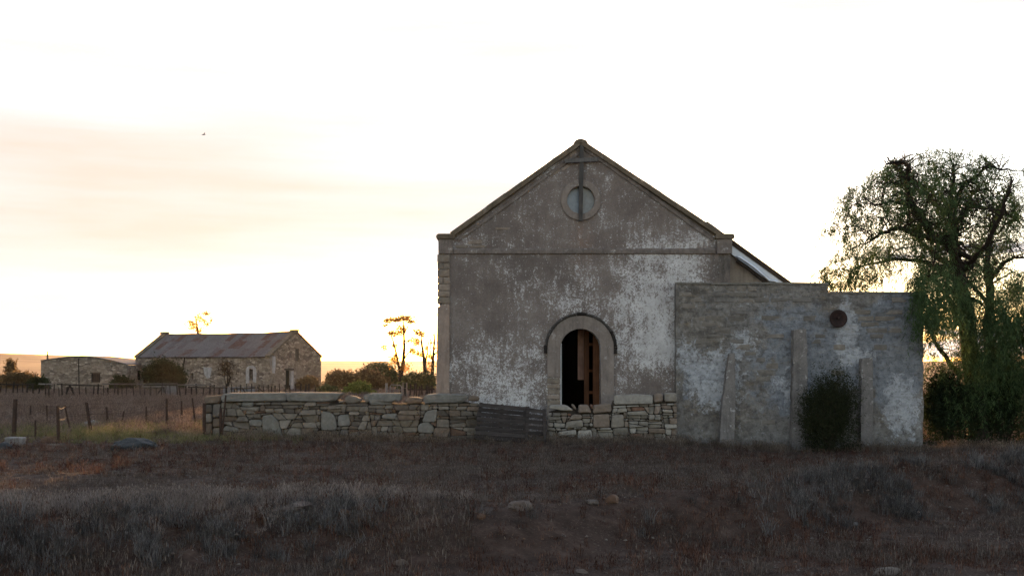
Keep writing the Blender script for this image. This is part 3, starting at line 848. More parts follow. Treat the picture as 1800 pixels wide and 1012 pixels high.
# arched door surround and hood mould
RO = 58.5 / S
mb = MB()
n_ = 26
inn = [(ACX + ARCH_R, 0.0), (ACX + ARCH_R, ARCH_Z * .5)] + arc(ACX, ARCH_Z, ARCH_R, 0, 180, n_, .004) + [(ACX - ARCH_R, fz(664))]
out = [(ACX + RO, 0.0), (ACX + RO, ARCH_Z * .5)] + arc(ACX, ARCH_Z, RO, 0, 180, n_, .006) + [(ACX - RO, fz(661))]
k = len(inn)
for (x, z) in inn: mb.v += [Vector((x, DF + 0.18, z)), Vector((x, DF - 0.03, z))]
for i, (x, z) in enumerate(out):
    mx, mz = inn[i]
    mb.v += [Vector((x, DF - 0.055, z)), Vector((x, DF + 0.05, z))]
for i in range(k - 1):
    a, b = 2*i, 2*(i+1); c_, d_ = 2*k + 2*i, 2*k + 2*(i+1)
    mb.f += [[a, a+1, b+1, b], [a+1, c_, d_, b+1], [c_, c_+1, d_+1, d_]]
mb.f += [[0, 2*k+1, 2*k, 1], [2*(k-1), 2*(k-1)+1, 2*k+2*(k-1), 2*k+2*(k-1)+1]]
mb.build('door_surround', M['ring'], chapel)
zz = [664, 674, 683, 693, 702, 714, 735, 756, 776]
for i in range(len(zz) - 1):
    a, b = 961 + random.uniform(-1, 1), 984.5
    stone(pp([(a, zz[i]), (b, zz[i]+random.uniform(-1.5, 1.5)), (b, zz[i+1]), (a, zz[i+1])], DF), DF - 0.03, 0.3, 'jamb_stone', M['quoin'], chapel, 0.006, 0.02, 0.015, 0.015)
segs = [(-8, 3, 1), (3.2, 30, 1), (30.2, 80, 0), (80.2, 96, 1), (96.2, 174, 0), (174.2, 187, 1)]
for a0, a1, dk in segs:
    w_ = 0.085 if not dk else 0.10
    ring_mesh(ACX, ARCH_Z, RO + 0.004, RO + w_, DF - 0.10 - 0.01*dk, DF + 0.05, a0, a1, max(5, int((a1-a0)/2.5)), 'hood_mould', M['hood_dark' if dk else 'hood'], chapel, 0.035, .014)

# inside the doorway: pale frame edge, red-brown timbers, a hanging plank
mb = MB(); mb.box((fx(985.5), DF + 0.19, 0), (fx(988.0), DF + 0.26, fz(603))); mb.build('door_frame', M['window_frame'], chapel)
mb = MB(); mb.box((fx(1029.5), DF + 0.75, 0), (fx(1038), DF + 0.90, fz(520))); mb.build('door_timber', M['red_wood'], chapel)
mb = MB(); mb.box((fx(1045), DF + 0.62, 0), (fx(1058), DF + 0.80, fz(520))); mb.build('door_timber', M['red_wood'], chapel)
mb = MB(); mb.box((fx(1036.5), DF + 0.84, fz(654)), (fx(1047), DF + 0.92, fz(649))); mb.build('door_batten', M['red_wood'], chapel)
for zz_ in (fz(604), fz(690)):
    mb = MB(); mb.box((fx(1038), DF + 0.80, zz_ - .05), (fx(1047), DF + 0.86, zz_ + .04)); mb.build('door_batten', M['red_wood'], chapel)
mb = MB(); mb.bar((fx(1024.5), DF + 0.98, fz(668)), (fx(1025), DF + 1.02, fz(520)), 0.21, 0.04, (0, 1, 0)); mb.build('hanging_plank', M['plank'], chapel)

# nave behind the front: side walls, rear wall, roof; aisle with an open verge to the right
YB = DF + 17
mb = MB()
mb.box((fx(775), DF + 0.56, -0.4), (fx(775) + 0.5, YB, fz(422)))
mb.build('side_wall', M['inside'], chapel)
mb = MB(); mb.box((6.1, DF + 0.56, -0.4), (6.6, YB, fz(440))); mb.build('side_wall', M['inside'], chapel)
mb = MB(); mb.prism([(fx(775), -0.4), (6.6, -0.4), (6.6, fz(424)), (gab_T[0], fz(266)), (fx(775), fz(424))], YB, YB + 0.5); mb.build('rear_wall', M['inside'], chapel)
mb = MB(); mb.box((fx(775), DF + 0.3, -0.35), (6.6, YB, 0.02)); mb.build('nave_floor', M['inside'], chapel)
def roof_slab(p0, p1, y0, y1, t, name, mat, parent, ribs=0):
    d = Vector((p1[0]-p0[0], 0, p1[1]-p0[1])); dn = d.normalized(); nn = Vector((-dn.z, 0, dn.x))
    if nn.z < 0: nn = -nn
    a, b = Vector((p0[0], 0, p0[1])), Vector((p1[0], 0, p1[1]))
    mb = MB()
    mcnt = ribs or 1
    # corrugated along y: ribs run down the slope
    vs = []; N = mcnt * 2 + 1
    for i in range(N):
        y = y0 + (y1 - y0) * i / (N - 1)
        h = 0.012 if (i % 2 and ribs) else -0.012 if ribs else 0
        for p in (a, b):
            vs.append(p + nn * (h + t) + Vector((0, y, 0)))
        for p in (a, b):
            vs.append(p + nn * h + Vector((0, y, 0)))
    fs = []
    for i in range(N - 1):
        k = 4 * i
        fs += [[k, k+1, k+5, k+4], [k+2, k+6, k+7, k+3]]
        fs += [[k, k+4, k+6, k+2], [k+1, k+3, k+7, k+5]]
    fs += [[0, 2, 3, 1], [4*(N-1), 4*(N-1)+1, 4*(N-1)+3, 4*(N-1)+2]]
    mb.add(vs, fs)
    return mb.build(name, mat, parent)
slope = (164.0 / 227.0)
rx0, rz0 = fx(1020), fz(262)
roof_slab((rx0, rz0), (fx(780), fz(262) - (fx(1020)-fx(780)) * slope), DF + 0.64, YB + 0.8, 0.02, 'roof', M['sheet'], chapel, 110)
# the right slope runs on past the nave wall over the aisle
YA = DF + 0.72
S2 = F / YA
ax1, az1 = (1392 - 900) / S2, EYE + (HOR - 503) / S2
az0 = az1 + (ax1 - rx0) * slope
xs0 = fx(1246)
roof_slab((rx0, rz0), (fx(1258), rz0 - (fx(1258) - rx0) * slope), DF + 0.64, YB + 0.8, 0.02, 'roof', M['sheet'], chapel, 110)
roof_slab((xs0, az0 - (xs0 - rx0) * slope), (ax1, az1), YA, YB + 0.8, 0.02, 'aisle_roof', M['galv'], chapel, 0)
d = Vector((ax1-rx0, 0, az1-az0)).normalized(); nn = Vector((-d.z, 0, d.x)); nn = nn if nn.z > 0 else -nn
for k in range(3):       # ribbed light sheeting on the verge
    wd = .098
    def edge(x, u): return Vector((x, 0, az0 - (x - rx0) * slope)) + nn * u
    x0_, x1_ = xs0 + .15, ax1 - .05 - .15 * k
    yk = YA - .012 - .006 * (k % 2)
    q = [edge(x0_, -wd * (k + 1)), edge(x1_ - .12, -wd * (k + 1)), edge(x1_, -wd * k), edge(x0_, -wd * k)]
    mb = MB(); slab(mb, [Vector((p.x, yk, p.z)) for p in q], (0, .05, 0)); mb.build('verge_sheet', M['sheeting'], chapel)
a = Vector((xs0, YA - 0.025, az0 - (xs0 - rx0) * slope)) + nn * 0.01; b = Vector((ax1 + .03, YA - 0.025, az1 - .02)) + nn * 0.01
mb = MB(); mb.bar(a, b, 0.05, 0.15, tuple(nn)); mb.build('verge_board', M['post'], chapel)
YW = YA + 0.10
zt = lambda x: az0 - (x - rx0) * slope - 0.02
mb = MB(); mb.prism([(6.62, -0.4), (ax1 - .3, -0.4), (ax1 - .3, zt(ax1 - .3)), (6.62, zt(6.62))], YW, YW + 0.4); mb.build('aisle_wall', M['aisle'], chapel)
mb = MB(); mb.box((ax1 - .75, YW + .41, -.4), (ax1 - .35, YB, zt(ax1))); mb.build('aisle_wall', M['barn'], chapel)
pts = []
for (qx, qy) in ((1293, 452), (1300, 452), (1312, 460), (1326, 470), (1340, 482), (1352, 493), (1362, 494), (1376, 501)):
    pts.append(P(qx, qy, YW - 0.28))
mb = MB(); mb.tube(pts, 0.045, 8); mb.build('gutter', M['galv'], chapel, True)
pts = [P(qx, qy, YW - 0.2) for qx, qy in ((1295, 458), (1312, 469), (1330, 483), (1342, 493), (1352, 502))]
mb = MB(); mb.tube(pts, 0.06, 6); mb.build('purlin', M['post'], chapel)
mb = MB(); mb.tube([P(1290, 444, DF + .9), P(1292, 462, DF + .9), P(1291, 478, DF + .9)], [.03, .05, .02], 6); mb.build('bracket', M['post'], chapel)

# ---------------------------------------------------------------- annex wall
DA = 36.45
def ax(px): return (px - 900) / F * DA
def az(py): return EYE + (HOR - py) / F * DA
annex = empty('annex_wall', (ax(1405), DA, 0))
tag(annex, 'long roofless plastered stone wall joined to the right of the chapel front', 'wall')
top = []
for a in range(1189, 1455, 16): top.append((a, 498.0 + random.uniform(-1.3, 1.2) + (1.5 if a > 1400 else 0)))
top += [(1455, 500), (1456, 514.5)]
for a in range(1470, 1622, 18): top.append((a, 514.0 + random.uniform(-1.3, 1.2)))
right = [(1623 + random.uniform(-1.2, 1.2), yy) for yy in range(515, 800, 12)]
poly = [(1188.5 + random.uniform(-.4, .4), yy) for yy in range(798, 498, -14)] + top + right
q = pp(poly, DA)
q = [(x, z) for x, z in q]
mbq = curve_face('wall_body', q, [], DA, DA + 0.38, M['annex'], annex)
# coping strips along both tops
pts_ = [1189, 1250, 1318, 1392, 1456]
for i in range(4):
    mb = MB(); o = random.uniform(-.012, .012)
    mb.prism([(ax(pts_[i])+.002, az(499.5)+o), (ax(pts_[i+1])-.002, az(499.5+i*.4)+o), (ax(pts_[i+1])-.004, az(496.6+i*.3)+o), (ax(pts_[i])+.004, az(496.3)+o)], DA - 0.04, DA + 0.42)
    mb.build('wall_coping', M['cap'], annex)
mb = MB(); mb.prism([(ax(1457.5), az(515.5)), (ax(1566), az(515.5)), (ax(1625), az(517)), (ax(1625), az(513.8)), (ax(1570), az(512.6)), (ax(1457.5), az(512.2))], DA - 0.035, DA + 0.41); mb.build('wall_coping', M['cap'], annex)
# stones showing through the coats, course by course
rg = random.Random(5)
row = 502
while row < 770:
    hrow = rg.uniform(9, 12.5)
    cx_ = 1191 + rg.uniform(0, 14)
    while cx_ < 1612:
        wst = rg.uniform(18, 42)
        t_ = 516 if cx_ + wst > 1455 else 502
        p = 0.06
        if row < 560: p = 0.62 if cx_ < 1340 else 0.42
        elif row < 640: p = 0.17
        if cx_ > 1590: p = 0.55
        pil = any(l - 4 < cx_ + wst and cx_ < r_ + 4 and row > tp - 14 for l, r_, tp in ((1266, 1291, 622), (1392, 1419, 578), (1514, 1536, 628)))
        if rg.random() < p and row > t_ - 1 and cx_ + wst < 1621 and not pil and not (1452 < cx_ < 1494 and 535 < row < 580):
            stone(pp([(cx_, row+rg.uniform(-1, 1)), (cx_+wst-1.5, row+rg.uniform(-1, 1)), (cx_+wst-1.5, row+hrow-1.5), (cx_, row+hrow-1.5)], DA),
                  DA - rg.uniform(0.004, 0.016), 0.10, 'stone', M['annex_stone'], annex, 0.008, 0.018, 0.004, 0.010)
        cx_ += wst
    row += hrow
# three cement buttresses
for pts, pr in (([(1282, 622), (1291.5, 620), (1293, 700), (1290, 786), (1264, 787), (1270, 710), (1277, 660)], 0.30),
                ([(1395, 580), (1418, 578), (1420, 660), (1416, 797), (1391, 798), (1394, 680)], 0.32),
                ([(1515, 630), (1534, 628), (1535, 700), (1534, 788), (1513, 788)], 0.30)):
    fine_ = []
    for a_, b_ in zip(pts, pts[1:] + pts[:1]):
        m_ = max(1, int(math.hypot(b_[0]-a_[0], b_[1]-a_[1]) / 6))
        fine_ += [(a_[0]+(b_[0]-a_[0])*i_/m_+random.uniform(-.9, .7), a_[1]+(b_[1]-a_[1])*i_/m_+random.uniform(-.6, .6)) for i_ in range(m_)]
    mb = MB(); mb.prism(pp(fine_, DA - pr), DA - pr, DA + .02); mb.build('buttress', M['buttress'], annex)
mb = MB(); mb.prism([(ax(1590), -.4), (ax(1622), -.4), (ax(1622), az(517)), (ax(1590), az(517))], DA + .385, DA + 5); mb.build('return_wall', M['annex'], annex)

# rusty iron disc on the annex wall
dc = empty('iron_disc', P(1472, 560, DA - .05))
tag(dc, 'round rusty iron disc fixed high on the plastered annex wall', 'disc')
cxd, czd = ax(1472), az(560)
mb = MB(); rr = [(0.0, -.02), (.10, -.03), (.19, -.065), (.26, -.10), (.272, -.09), (.26, -.05), (.0, .03)]
n_ = 32
for r, y in rr:
    for i in range(n_): mb.v.append(Vector((cxd + r * math.cos(2*math.pi*i/n_), DA - .03 + y, czd + r * math.sin(2*math.pi*i/n_))))
for k in range(len(rr) - 1):
    for i in range(n_):
        j = (i+1) % n_; mb.f.append([k*n_+i, k*n_+j, (k+1)*n_+j, (k+1)*n_+i])
mb.build('dish', M['rust'], dc, True)
mb = MB(); mb.tube([(cxd, DA - .17, czd + .03), (cxd, DA - .02, czd)], .035, 8); mb.build('hub_bolt', M['rust'], dc)
mb = MB(); mb.bar((cxd - .02, DA - .12, czd - .02), (cxd + .09, DA - .12, czd + .10), .035, .02, (0, 1, 0)); mb.build('strap', M['rust'], dc)

# ---------------------------------------------------------------- yard wall and the rubble wall before the door
DY = 35.5
yard = empty('yard_wall', (P(600, 0, DY).x, DY, 0.1))
tag(yard, 'broken dry stone yard wall with big capping stones, left of the chapel', 'stone wall')
def corer(parent, pts, D, depth, inset_=0.05):
    mb = MB(); mb.prism(pp(pts, D), D + inset_, D + depth); return mb.build('core', M['mortar'], parent)
corer(yard, [(360, 790), (842, 792), (841, 712), (815, 706), (742, 708), (700, 710), (640, 706), (600, 706), (590, 702), (392, 704), (360, 704)], DY, 0.5, 0.13)
# end pier
for cell in ([(358,696),(388,694),(387,708),(358,710)], [(358,711),(372,711),(372,725),(358,726)], [(373,710),(388,709),(387,733),(373,734)], [(358,727),(372,726),(372,742),(358,743)],
             [(373,735),(387,734),(386,750),(373,751)], [(358,744),(372,743),(371,762),(358,768)], [(373,752),(386,751),(386,772),(373,772)]):
    stone(pp(cell, DY), DY, 0.5, 'stone', M['stone'], yard, 0.008, 0.04, 0.03, 0.025)
# capping
for cell in ([(389,706),(390,693),(398,690),(502,689.5),(503,705),(440,706)], [(504,705),(503,690),(520,689),(602,690),(590,704),(570,707)],
             [(640,706),(637,694),(650,690.5),(706,690.5),(704,704),(690,707)], [(744,709),(745,694),(760,691),(822,693),(824,700),(810,709)]):
    stone(pp(cell, DY), DY - 0.06, 0.62, 'capping_stone', M['cap'], yard, 0.006, 0.06, 0.01, 0.06)
for cell in ([(604,700),(612,694),(630,698),(636,704),(625,709),(608,709)], [(708,705),(716,698),(731,697),(742,700),(741,708),(715,710)], [(820,704),(826,694),(843,697),(842,706)], [(592,708),(600,702),(606,708)],
             [(640,698),(648,696),(652,706),(641,707)]):
    stone(pp(cell, DY), DY - 0.02, 0.45, 'stone', M['stone'], yard, 0.004, 0.05, 0.03, 0.04)
random.seed(21)
body = [(389, 785), (842, 788), (842, 708), (744, 710), (706, 711), (640, 708), (604, 710), (590, 706), (389, 707)]
blk = [[(461,770),(461,730),(478,727),(491,740),(498,770)], [(563,756),(564,722),(584,724),(592,738),(592,757)], [(593,750),(594,729),(614,727),(617,748)], [(741,742),(748,722),(770,718),(766,742)],
       [(733,760),(735,745),(752,740),(763,748),(762,762)], [(438,748),(437,737),(462,737),(461,750)], [(670,735),(672,727),(700,726),(694,738)], [(424,706),(446,706),(445,715),(424,715)],
       [(388,757),(398,746),(420,752),(418,760)], [(648,700),(690,700),(690,711),(650,712)]]
lines = [706, 711, 721, 729, 739, 752, 768, 790]
def bands(body, D, lines, blk, wmin, wmax, rg, xs_):
    res = []; rest = pp(body, D)
    for b in xs_ + [None]:
        if b is None: sub, rest = rest, []
        else:
            a = R(rg.gauss(0, 16)); d = (math.cos(a), math.sin(a)); p = (P(b, 0, D).x, P(0, 735, D).z)
            sub, rest = clip(rest, p, (-d[0], -d[1])), clip(rest, p, d)
        if len(sub) < 3: continue
        ln = [lines[0]] + [y + rg.uniform(-3.5, 3.5) for y in lines[1:-1]] + [lines[-1]]
        res += coursed(sub, D, ln, blk, wmin, wmax, rg)[0]
    return res, [pp(b, D) for b in blk]
cells, bl = bands(body, DY, lines, blk, .16, .55, random.Random(2), [436, 470, 520, 568, 604, 650, 700, 738, 790])
for cell in cells: stone(cell, DY, 0.16, 'stone', M['stone'], yard, 0.006, 0.026, 0.06, 0.014, .15)
for cell in bl: stone(cell, DY - .02, 0.2, 'stone', M['cap'], yard, 0.008, 0.05, 0.02, 0.02)

DR = 35.7
rub = empty('rubble_wall', (P(1075, 0, DR).x, DR, 0.0))
tag(rub, 'pale rubble stone wall blocking the foot of the arched doorway', 'stone wall')
corer(rub, [(966, 792), (1190, 792), (1190, 702), (1080, 704), (1075, 718), (990, 718), (966, 724)], DR, 0.55, 0.14)
for cell in ([(962,722),(968,711),(996,711),(1010,722),(1012,726),(990,722)], [(1016,725),(1018,711),(1034,711),(1040,725)], [(1004,712),(1008,708),(1014,718),(1011,721)], [(1043,712),(1074,708),(1076,724),(1042,727)],
             [(1036,713),(1042,709),(1042,720)], [(1079,711),(1081,694),(1120,692),(1148,694),(1147,710)], [(1149,708),(1150,692),(1165,690),(1166,706)], [(1168,706),(1168,690),(1190,690),(1190,706)]):
    stone(pp(cell, DR), DR - 0.02, 0.4, 'stone', M['door_stone'], rub, 0.005, 0.045, 0.03, 0.035)
random.seed(33)
body = [(964, 790), (1190, 792), (1190, 708), (1079, 713), (1076, 726), (1012, 728), (990, 724), (963, 724)]
blk = [[(1042,752),(1043,728),(1072,727),(1073,751)], [(1074,752),(1075,729),(1096,728),(1098,750)], [(993,753),(996,740),(1024,737),(1026,750)], [(965,772),(964,756),(977,758),(980,772)],
       [(980,766),(980,758),(1013,754),(1014,765)], [(982,776),(982,767),(1013,768),(1013,777)], [(998,738),(1008,727),(1024,729),(1022,737)], [(1015,772),(1016,756),(1040,755),(1042,772)]]
cells, bl = bands(body, DR, [707, 716, 727, 735, 742, 752, 763, 775, 792], blk, .14, .45, random.Random(6), [1006, 1040, 1076, 1104, 1140, 1166])
for cell in cells: stone(cell, DR, 0.2, 'stone', M['door_stone'], rub, 0.007, 0.028, 0.075, 0.016, .17)
for k_, cell in enumerate(bl): stone(cell, DR - .04, 0.25, 'stone', M['rock_rust'] if k_ == 5 else M['door_stone'], rub, 0.008, 0.035, 0.03, 0.025)

# ---------------------------------------------------------------- two slatted panels closing the gap
def slats(name, quad, D0, D1, n, gap, label, uprights, mat, missing=(), back=True):
    """quad: photo pixels top-left, top-right, bottom-right, bottom-left; depth D0 top, D1 bottom"""
    tl, tr, br_, bl = [P(*p, d) for p, d in zip(quad, (D0, D0, D1, D1))]
    base = (bl + br_) / 2
    t = empty(name, base); tag(t, label, 'pallet', 'slatted wooden panels propped against the wall gap')
    for i in range(n):
        if i in missing: continue
        a0, a1 = (i + gap/2) / n, (i + 1 - gap/2) / n
        p = tl.lerp(bl, (a0+a1)/2); q = tr.lerp(br_, (a0+a1)/2 + random.uniform(-.006, .006))
        h = (tl - bl).length * (a1 - a0)
        mb = MB(); mb.bar(p + (p-q).normalized()*random.uniform(-.02, .03), q + (q-p).normalized()*random.uniform(-.02, .03), .025, h, tuple((tl-bl).normalized()))
        mb.build('slat', mat, t)
    for u in uprights:
        p = tl.lerp(tr, u); q = bl.lerp(br_, u)
        off = Vector((0, 0.05, 0)) if back else Vector((0, -0.03, 0))
        mb = MB(); mb.bar(p + off, q + off, .09, .06, (0, 1, 0)); mb.build('upright', mat, t)
    return t
random.seed(4)
slats('slatted_panel', [(842, 707), (924, 715), (922, 778), (834, 772)], 35.25, 34.9, 8, 0.13, 'wide dark slatted panel with tight boards leaning in the wall gap', (0.04, 0.5, 0.985), M['pallet'])
slats('slatted_panel', [(926, 714), (959, 719), (960, 776), (923, 776)], 35.3, 35.0, 6, 0.38, 'narrow grey slatted panel with open gaps beside the rubble wall', (0.06, 0.93), M['pallet'], back=False)

# ---------------------------------------------------------------- barn
def wall_quad(mb, a, b, z0, z1): pass
NC = P(475, 0, 108.0); NC.z = 0
U = Vector((-math.cos(R(30)), math.sin(R(30)), 0)); Wd = Vector((math.sin(R(30)), math.cos(R(30)), 0))
BL, BW = 17.2, 7.2
EV, RG = EYE + (HOR - 626.5) / F * 108, EYE + (HOR - 584) / F * 110.5
def B(u, v, z): return NC + U * u + Wd * v + Vector((0, 0, z))
barn = empty('stone_barn', NC + U * BL/2 + Wd * BW/2)
tag(barn, 'long stone barn with rusty corrugated roof standing far left', 'barn')
def wall_holes(name, org, du, pts, holes, thick, mat, parent):
    """wall in the (du, z) plane through org, outline and holes in (s, z); thick: vector into the wall"""
    cu = bpy.data.curves.new('o', 'CURVE'); cu.dimensions = '2D'; cu.fill_mode = 'BOTH'; cu.extrude = 0.5
    for q in [pts] + holes:
        sp = cu.splines.new('POLY'); sp.points.add(len(q) - 1); sp.use_cyclic_u = True
        for a, p in zip(sp.points, q): a.co = (p[0], p[1], 0, 1)
    tmp = bpy.data.objects.new('tmp', cu); COL.objects.link(tmp)
    dg = bpy.context.evaluated_depsgraph_get(); dg.update()
    me = bpy.data.meshes.new_from_object(tmp.evaluated_get(dg))
    bpy.data.objects.remove(tmp); bpy.data.curves.remove(cu)
    off = wloc(parent); t = Vector(thick)
    for v in me.vertices:
        s_, z_, k = v.co
        v.co = org + du * s_ + Vector((0, 0, z_)) + t * (k + 0.5) - off
    me.materials.clear(); me.materials.append(mat); me.name = name
    return obj(name, me, parent)
def rect(s0, s1, z0, z1): return [(s0, z0), (s1, z0), (s1, z1), (s0, z1)]
# long front: narrow window 2.2 m from the corner
wall_holes('front_wall', NC, U, [(0.0, -.4), (BL, -.4), (BL, EV), (0.0, EV)], [rect(2.05, 2.50, .85, 1.85), rect(9.5, 9.9, .9, 1.5)], Wd * 0.45, M['barn'], barn)
gp = [(0.455, -.4), (BW, -.4), (BW, EV), (BW/2, RG), (0.455, EV + (RG-EV)*0.455/(BW/2))]
wall_holes('gable_wall', NC, Wd, gp, [rect(2.1, 3.15, 0.0, 1.75), rect(3.45, 4.0, 2.6, 3.75)], U * 0.45, M['barn'], barn)
mb = MB(); slab(mb, [B(BL-.45, .455, -.4), B(BL-.45, BW, -.4), B(BL-.45, BW, EV), B(BL-.45, BW/2, RG), B(BL-.45, .455, EV)], U*0.449); mb.build('gable_wall', M['barn'], barn)
mb = MB(); slab(mb, [B(.46, BW-.45, -.4), B(BL-.46, BW-.45, -.4), B(BL-.46, BW-.45, EV-.05), B(.46, BW-.45, EV-.05)], Wd*0.44); mb.build('rear_wall', M['barn'], barn)
# window with whitewashed margin
win = empty('window'); win.parent = barn; win.location = B(2.3, 0, 1.3) - Vector(barn.location)
for pts in ([(1.70, .62), (2.05, .70), (2.05, 1.90), (1.75, 2.05), (1.62, 1.5)], [(2.50, .60), (2.88, .55), (2.92, 1.7), (2.78, 2.05), (2.50, 1.95)], [(1.76, 1.86+.19), (2.05, 1.905), (2.50, 1.955), (2.77, 2.055), (2.45, 2.2), (2.05, 2.2)]):
    mb = MB(); slab(mb, [B(s, -.02, z) for s, z in pts], Wd * .05); mb.build('whitewash_margin', M['whitewash'], win)
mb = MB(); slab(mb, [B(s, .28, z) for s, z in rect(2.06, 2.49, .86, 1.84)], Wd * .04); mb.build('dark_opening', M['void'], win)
mb = MB(); slab(mb, [B(s, .2, z) for s, z in rect(2.25, 2.30, .85, 1.85)], Wd * .05); mb.build('mullion', M['shutter'], win)
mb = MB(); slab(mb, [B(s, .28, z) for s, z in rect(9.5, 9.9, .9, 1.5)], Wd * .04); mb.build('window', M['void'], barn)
# gable door and loft hatch
mb = MB(); slab(mb, [B(.25, s, z) for s, z in rect(2.1, 2.85, 0, 1.75)], U * .06); mb.build('door', M['door_wood'], barn)
mb = MB(); slab(mb, [B(-.03, s, z) for s, z in rect(2.86, 3.2, 0, 1.70)], U * .25); mb.build('door_frame', M['whitewash'], barn)
mb = MB(); slab(mb, [B(-.02, s, z) for s, z in rect(1.95, 3.3, 1.76, 1.9)], U * .25); mb.build('lintel', M['shutter'], barn)
mb = MB(); slab(mb, [B(.12, s, z) for s, z in rect(3.46, 3.99, 2.61, 3.74)], U * .06); mb.build('loft_hatch', M['shutter'], barn)
mb = MB(); slab(mb, [B(-.015, s, z) for s, z in ((.25, 1.5), (.62, 1.45), (.72, 2.4), (.70, 3.0), (.30, 3.05))], U * .03); mb.build('whitewash_patch', M['whitewash'], barn)
mb = MB(); slab(mb, [B(s, -.015, z) for s, z in ((7.1, 2.0), (8.2, 2.05), (8.1, 1.4), (7.7, .95), (7.35, 1.05))], Wd * .03); mb.build('whitewash_patch', M['whitewash'], barn)
# roof: three courses of sheets in front, one sheet behind; ridge sags a little
sl = Vector((0, 0, RG - EV)) + Wd * (BW/2)
cols = 22
random.seed(8)
def sag(u): return -0.10 * math.sin(math.pi * u / BL) + 0.04 * math.sin(u * 1.1)
slu = sl.normalized(); nrm = U.cross(slu).normalized(); nrm = nrm if nrm.z > 0 else -nrm
for r_ in range(3):
    t0, t1 = [(-.04, .36), (.34, .70), (.68, 1.01)][r_]
    for i in range(cols):
        u0 = .5 + (BL - 1.0) * i / cols; u1 = .5 + (BL - 1.0) * (i+1) / cols
        N = 8; vs = []
        lift = 0.03 + 0.012 * r_ + random.uniform(0, .012); dt = random.uniform(-.012, .012)
        for k in range(N + 1):
            u = u0 + (u1 - u0) * k / N
            h = lift + (0.018 if k % 2 else -0.018)
            for t in (t0 + dt, t1):
                vs.append(B(u, 0, EV) + sl * t + nrm * h + Vector((0, 0, sag(u) * max(t, 0))))
        fs = [[2*k, 2*k+1, 2*k+3, 2*k+2] for k in range(N)]
        mb = MB(); mb.add(vs, fs); mb.build('roof_sheet', M['sheet'], barn)
mb = MB(); sb = Vector((0, 0, EV - RG)) + Wd * (BW/2)
slab(mb, [B(0.4, BW/2, RG), B(BL-.4, BW/2, RG), B(BL-.4, BW/2, RG) + sb * 1.04, B(.4, BW/2, RG) + sb * 1.04], (0, 0, .03)); mb.build('rear_roof', M['sheet'], barn)
mb = MB()
prev = [B(.5 + (BL-1)*i/14, BW/2, RG + .06 + sag(.5 + (BL-1)*i/14)) for i in range(15)]
mb.tube(prev, .07, 6); mb.build('ridge_cap', M['sheet'], barn)
mb = MB(); slab(mb, [B(.5, -.13, EV-.10), B(BL-.5, -.13, EV-.10), B(BL-.5, -.13, EV), B(.5, -.13, EV)], Wd * .11); mb.build('eaves_board', M['post'], barn)
for u0, u1 in ((-.06, .5), (BL-.5, BL+.06)):          # parapet copings on both gables
    for s0, s1 in ((-.14, BW/2), (BW + .12, BW/2)):
        z = lambda s: EV + (RG - EV) * (1 - abs(s - BW/2) / (BW/2))
        mb = MB(); slab(mb, [B(u0, s0, z(s0)+.01), B(u1, s0, z(s0)+.01), B(u1, s1, z(s1)+.01), B(u0, s1, z(s1)+.01)], (0, 0, .20)); mb.build('gable_coping', M['coping'], barn)
    mb = MB(); slab(mb, [B(u0-.02, BW/2-.45, RG+.06), B(u1+.02, BW/2-.45, RG+.06), B(u1+.02, BW/2-.3, RG+.30), B(u0-.02, BW/2-.3, RG+.30)], Wd * .7); mb.build('gable_cap', M['coping'], barn)
mb = MB(); mb.tube([B(10.5, -.12, EV - .1), B(10.6, -.12, EV-.6), B(10.8, -.05, EV - 1.2)], .06, 6); mb.build('downpipe', M['post'], barn)
# dead creeper on the long front
def leaves(pts, size, mat, name, parent=None, asp=0.35, hang=0.0, rng=RNG, base=None):
    """one mesh of small four-cornered leaves at pts, any direction; hang pulls them downward"""
    pts = np.asarray(pts, float); N = len(pts)
    d = rng.normal(size=(N, 3)); d[:, 2] -= hang; d /= np.linalg.norm(d, axis=1)[:, None]
    s = np.cross(d, rng.normal(size=(N, 3))); s /= np.linalg.norm(s, axis=1)[:, None] + 1e-9
    L = size * rng.uniform(0.6, 1.4, (N, 1)); Wl = L * asp
    v = np.stack([pts - d * L * .5, pts + s * Wl * .5 , pts + d * L * .5, pts - s * Wl * .5], 1).reshape(-1, 3)
    f = np.arange(4 * N).reshape(N, 4)
    off = wloc(parent) if parent is not None else Vector(base or (0, 0, 0))
    o = obj(name, mesh_data(name, v - np.array(off), f, mat), parent)
    if parent is None: o.location = off
    return o

# low wing on the barn's left
wing = empty('stone_shed', (P(148, 0, 112).x, 114, 0))
tag(wing, 'low stone shed with shallow curved roof joined to the barn', 'shed')
DW = 112.0
def wp_(px, py): v = P(px, py, DW); return (v.x, v.z)
front = [wp_(72, 634.5), wp_(95, 631), wp_(120, 628.2), wp_(145, 626.5), wp_(170, 629), wp_(200, 635), wp_(223, 641)]
x0, x1 = front[0][0], front[-1][0]
wall_holes('front_wall', Vector((0, DW, 0)), Vector((1, 0, 0)), [(x0, -.4), (x1, -.4)] + front[::-1], [rect(P(160.5,0,DW).x, P(176,0,DW).x, P(0,672,DW).z, P(0,656,DW).z)], Vector((0, .4, 0)), M['barn'], wing)
mb = MB(); mb.box((x1 - .4, DW + .41, -.4), (x1, DW + 7, front[-1][1] - .02)); mb.build('side_wall', M['barn'], wing)
mb = MB(); mb.box((x0, DW + .41, -.4), (x0 + .4, DW + 7, front[0][1] - .02)); mb.build('side_wall', M['barn'], wing)
wa = [P(160.5, 656, DW).x, P(176, 656, DW).x, P(0, 672, DW).z, P(0, 656, DW).z]
wsh = empty('window'); wsh.parent = wing; wsh.location = Vector(((wa[0]+wa[1])/2, DW, (wa[2]+wa[3])/2)) - Vector(wing.location)
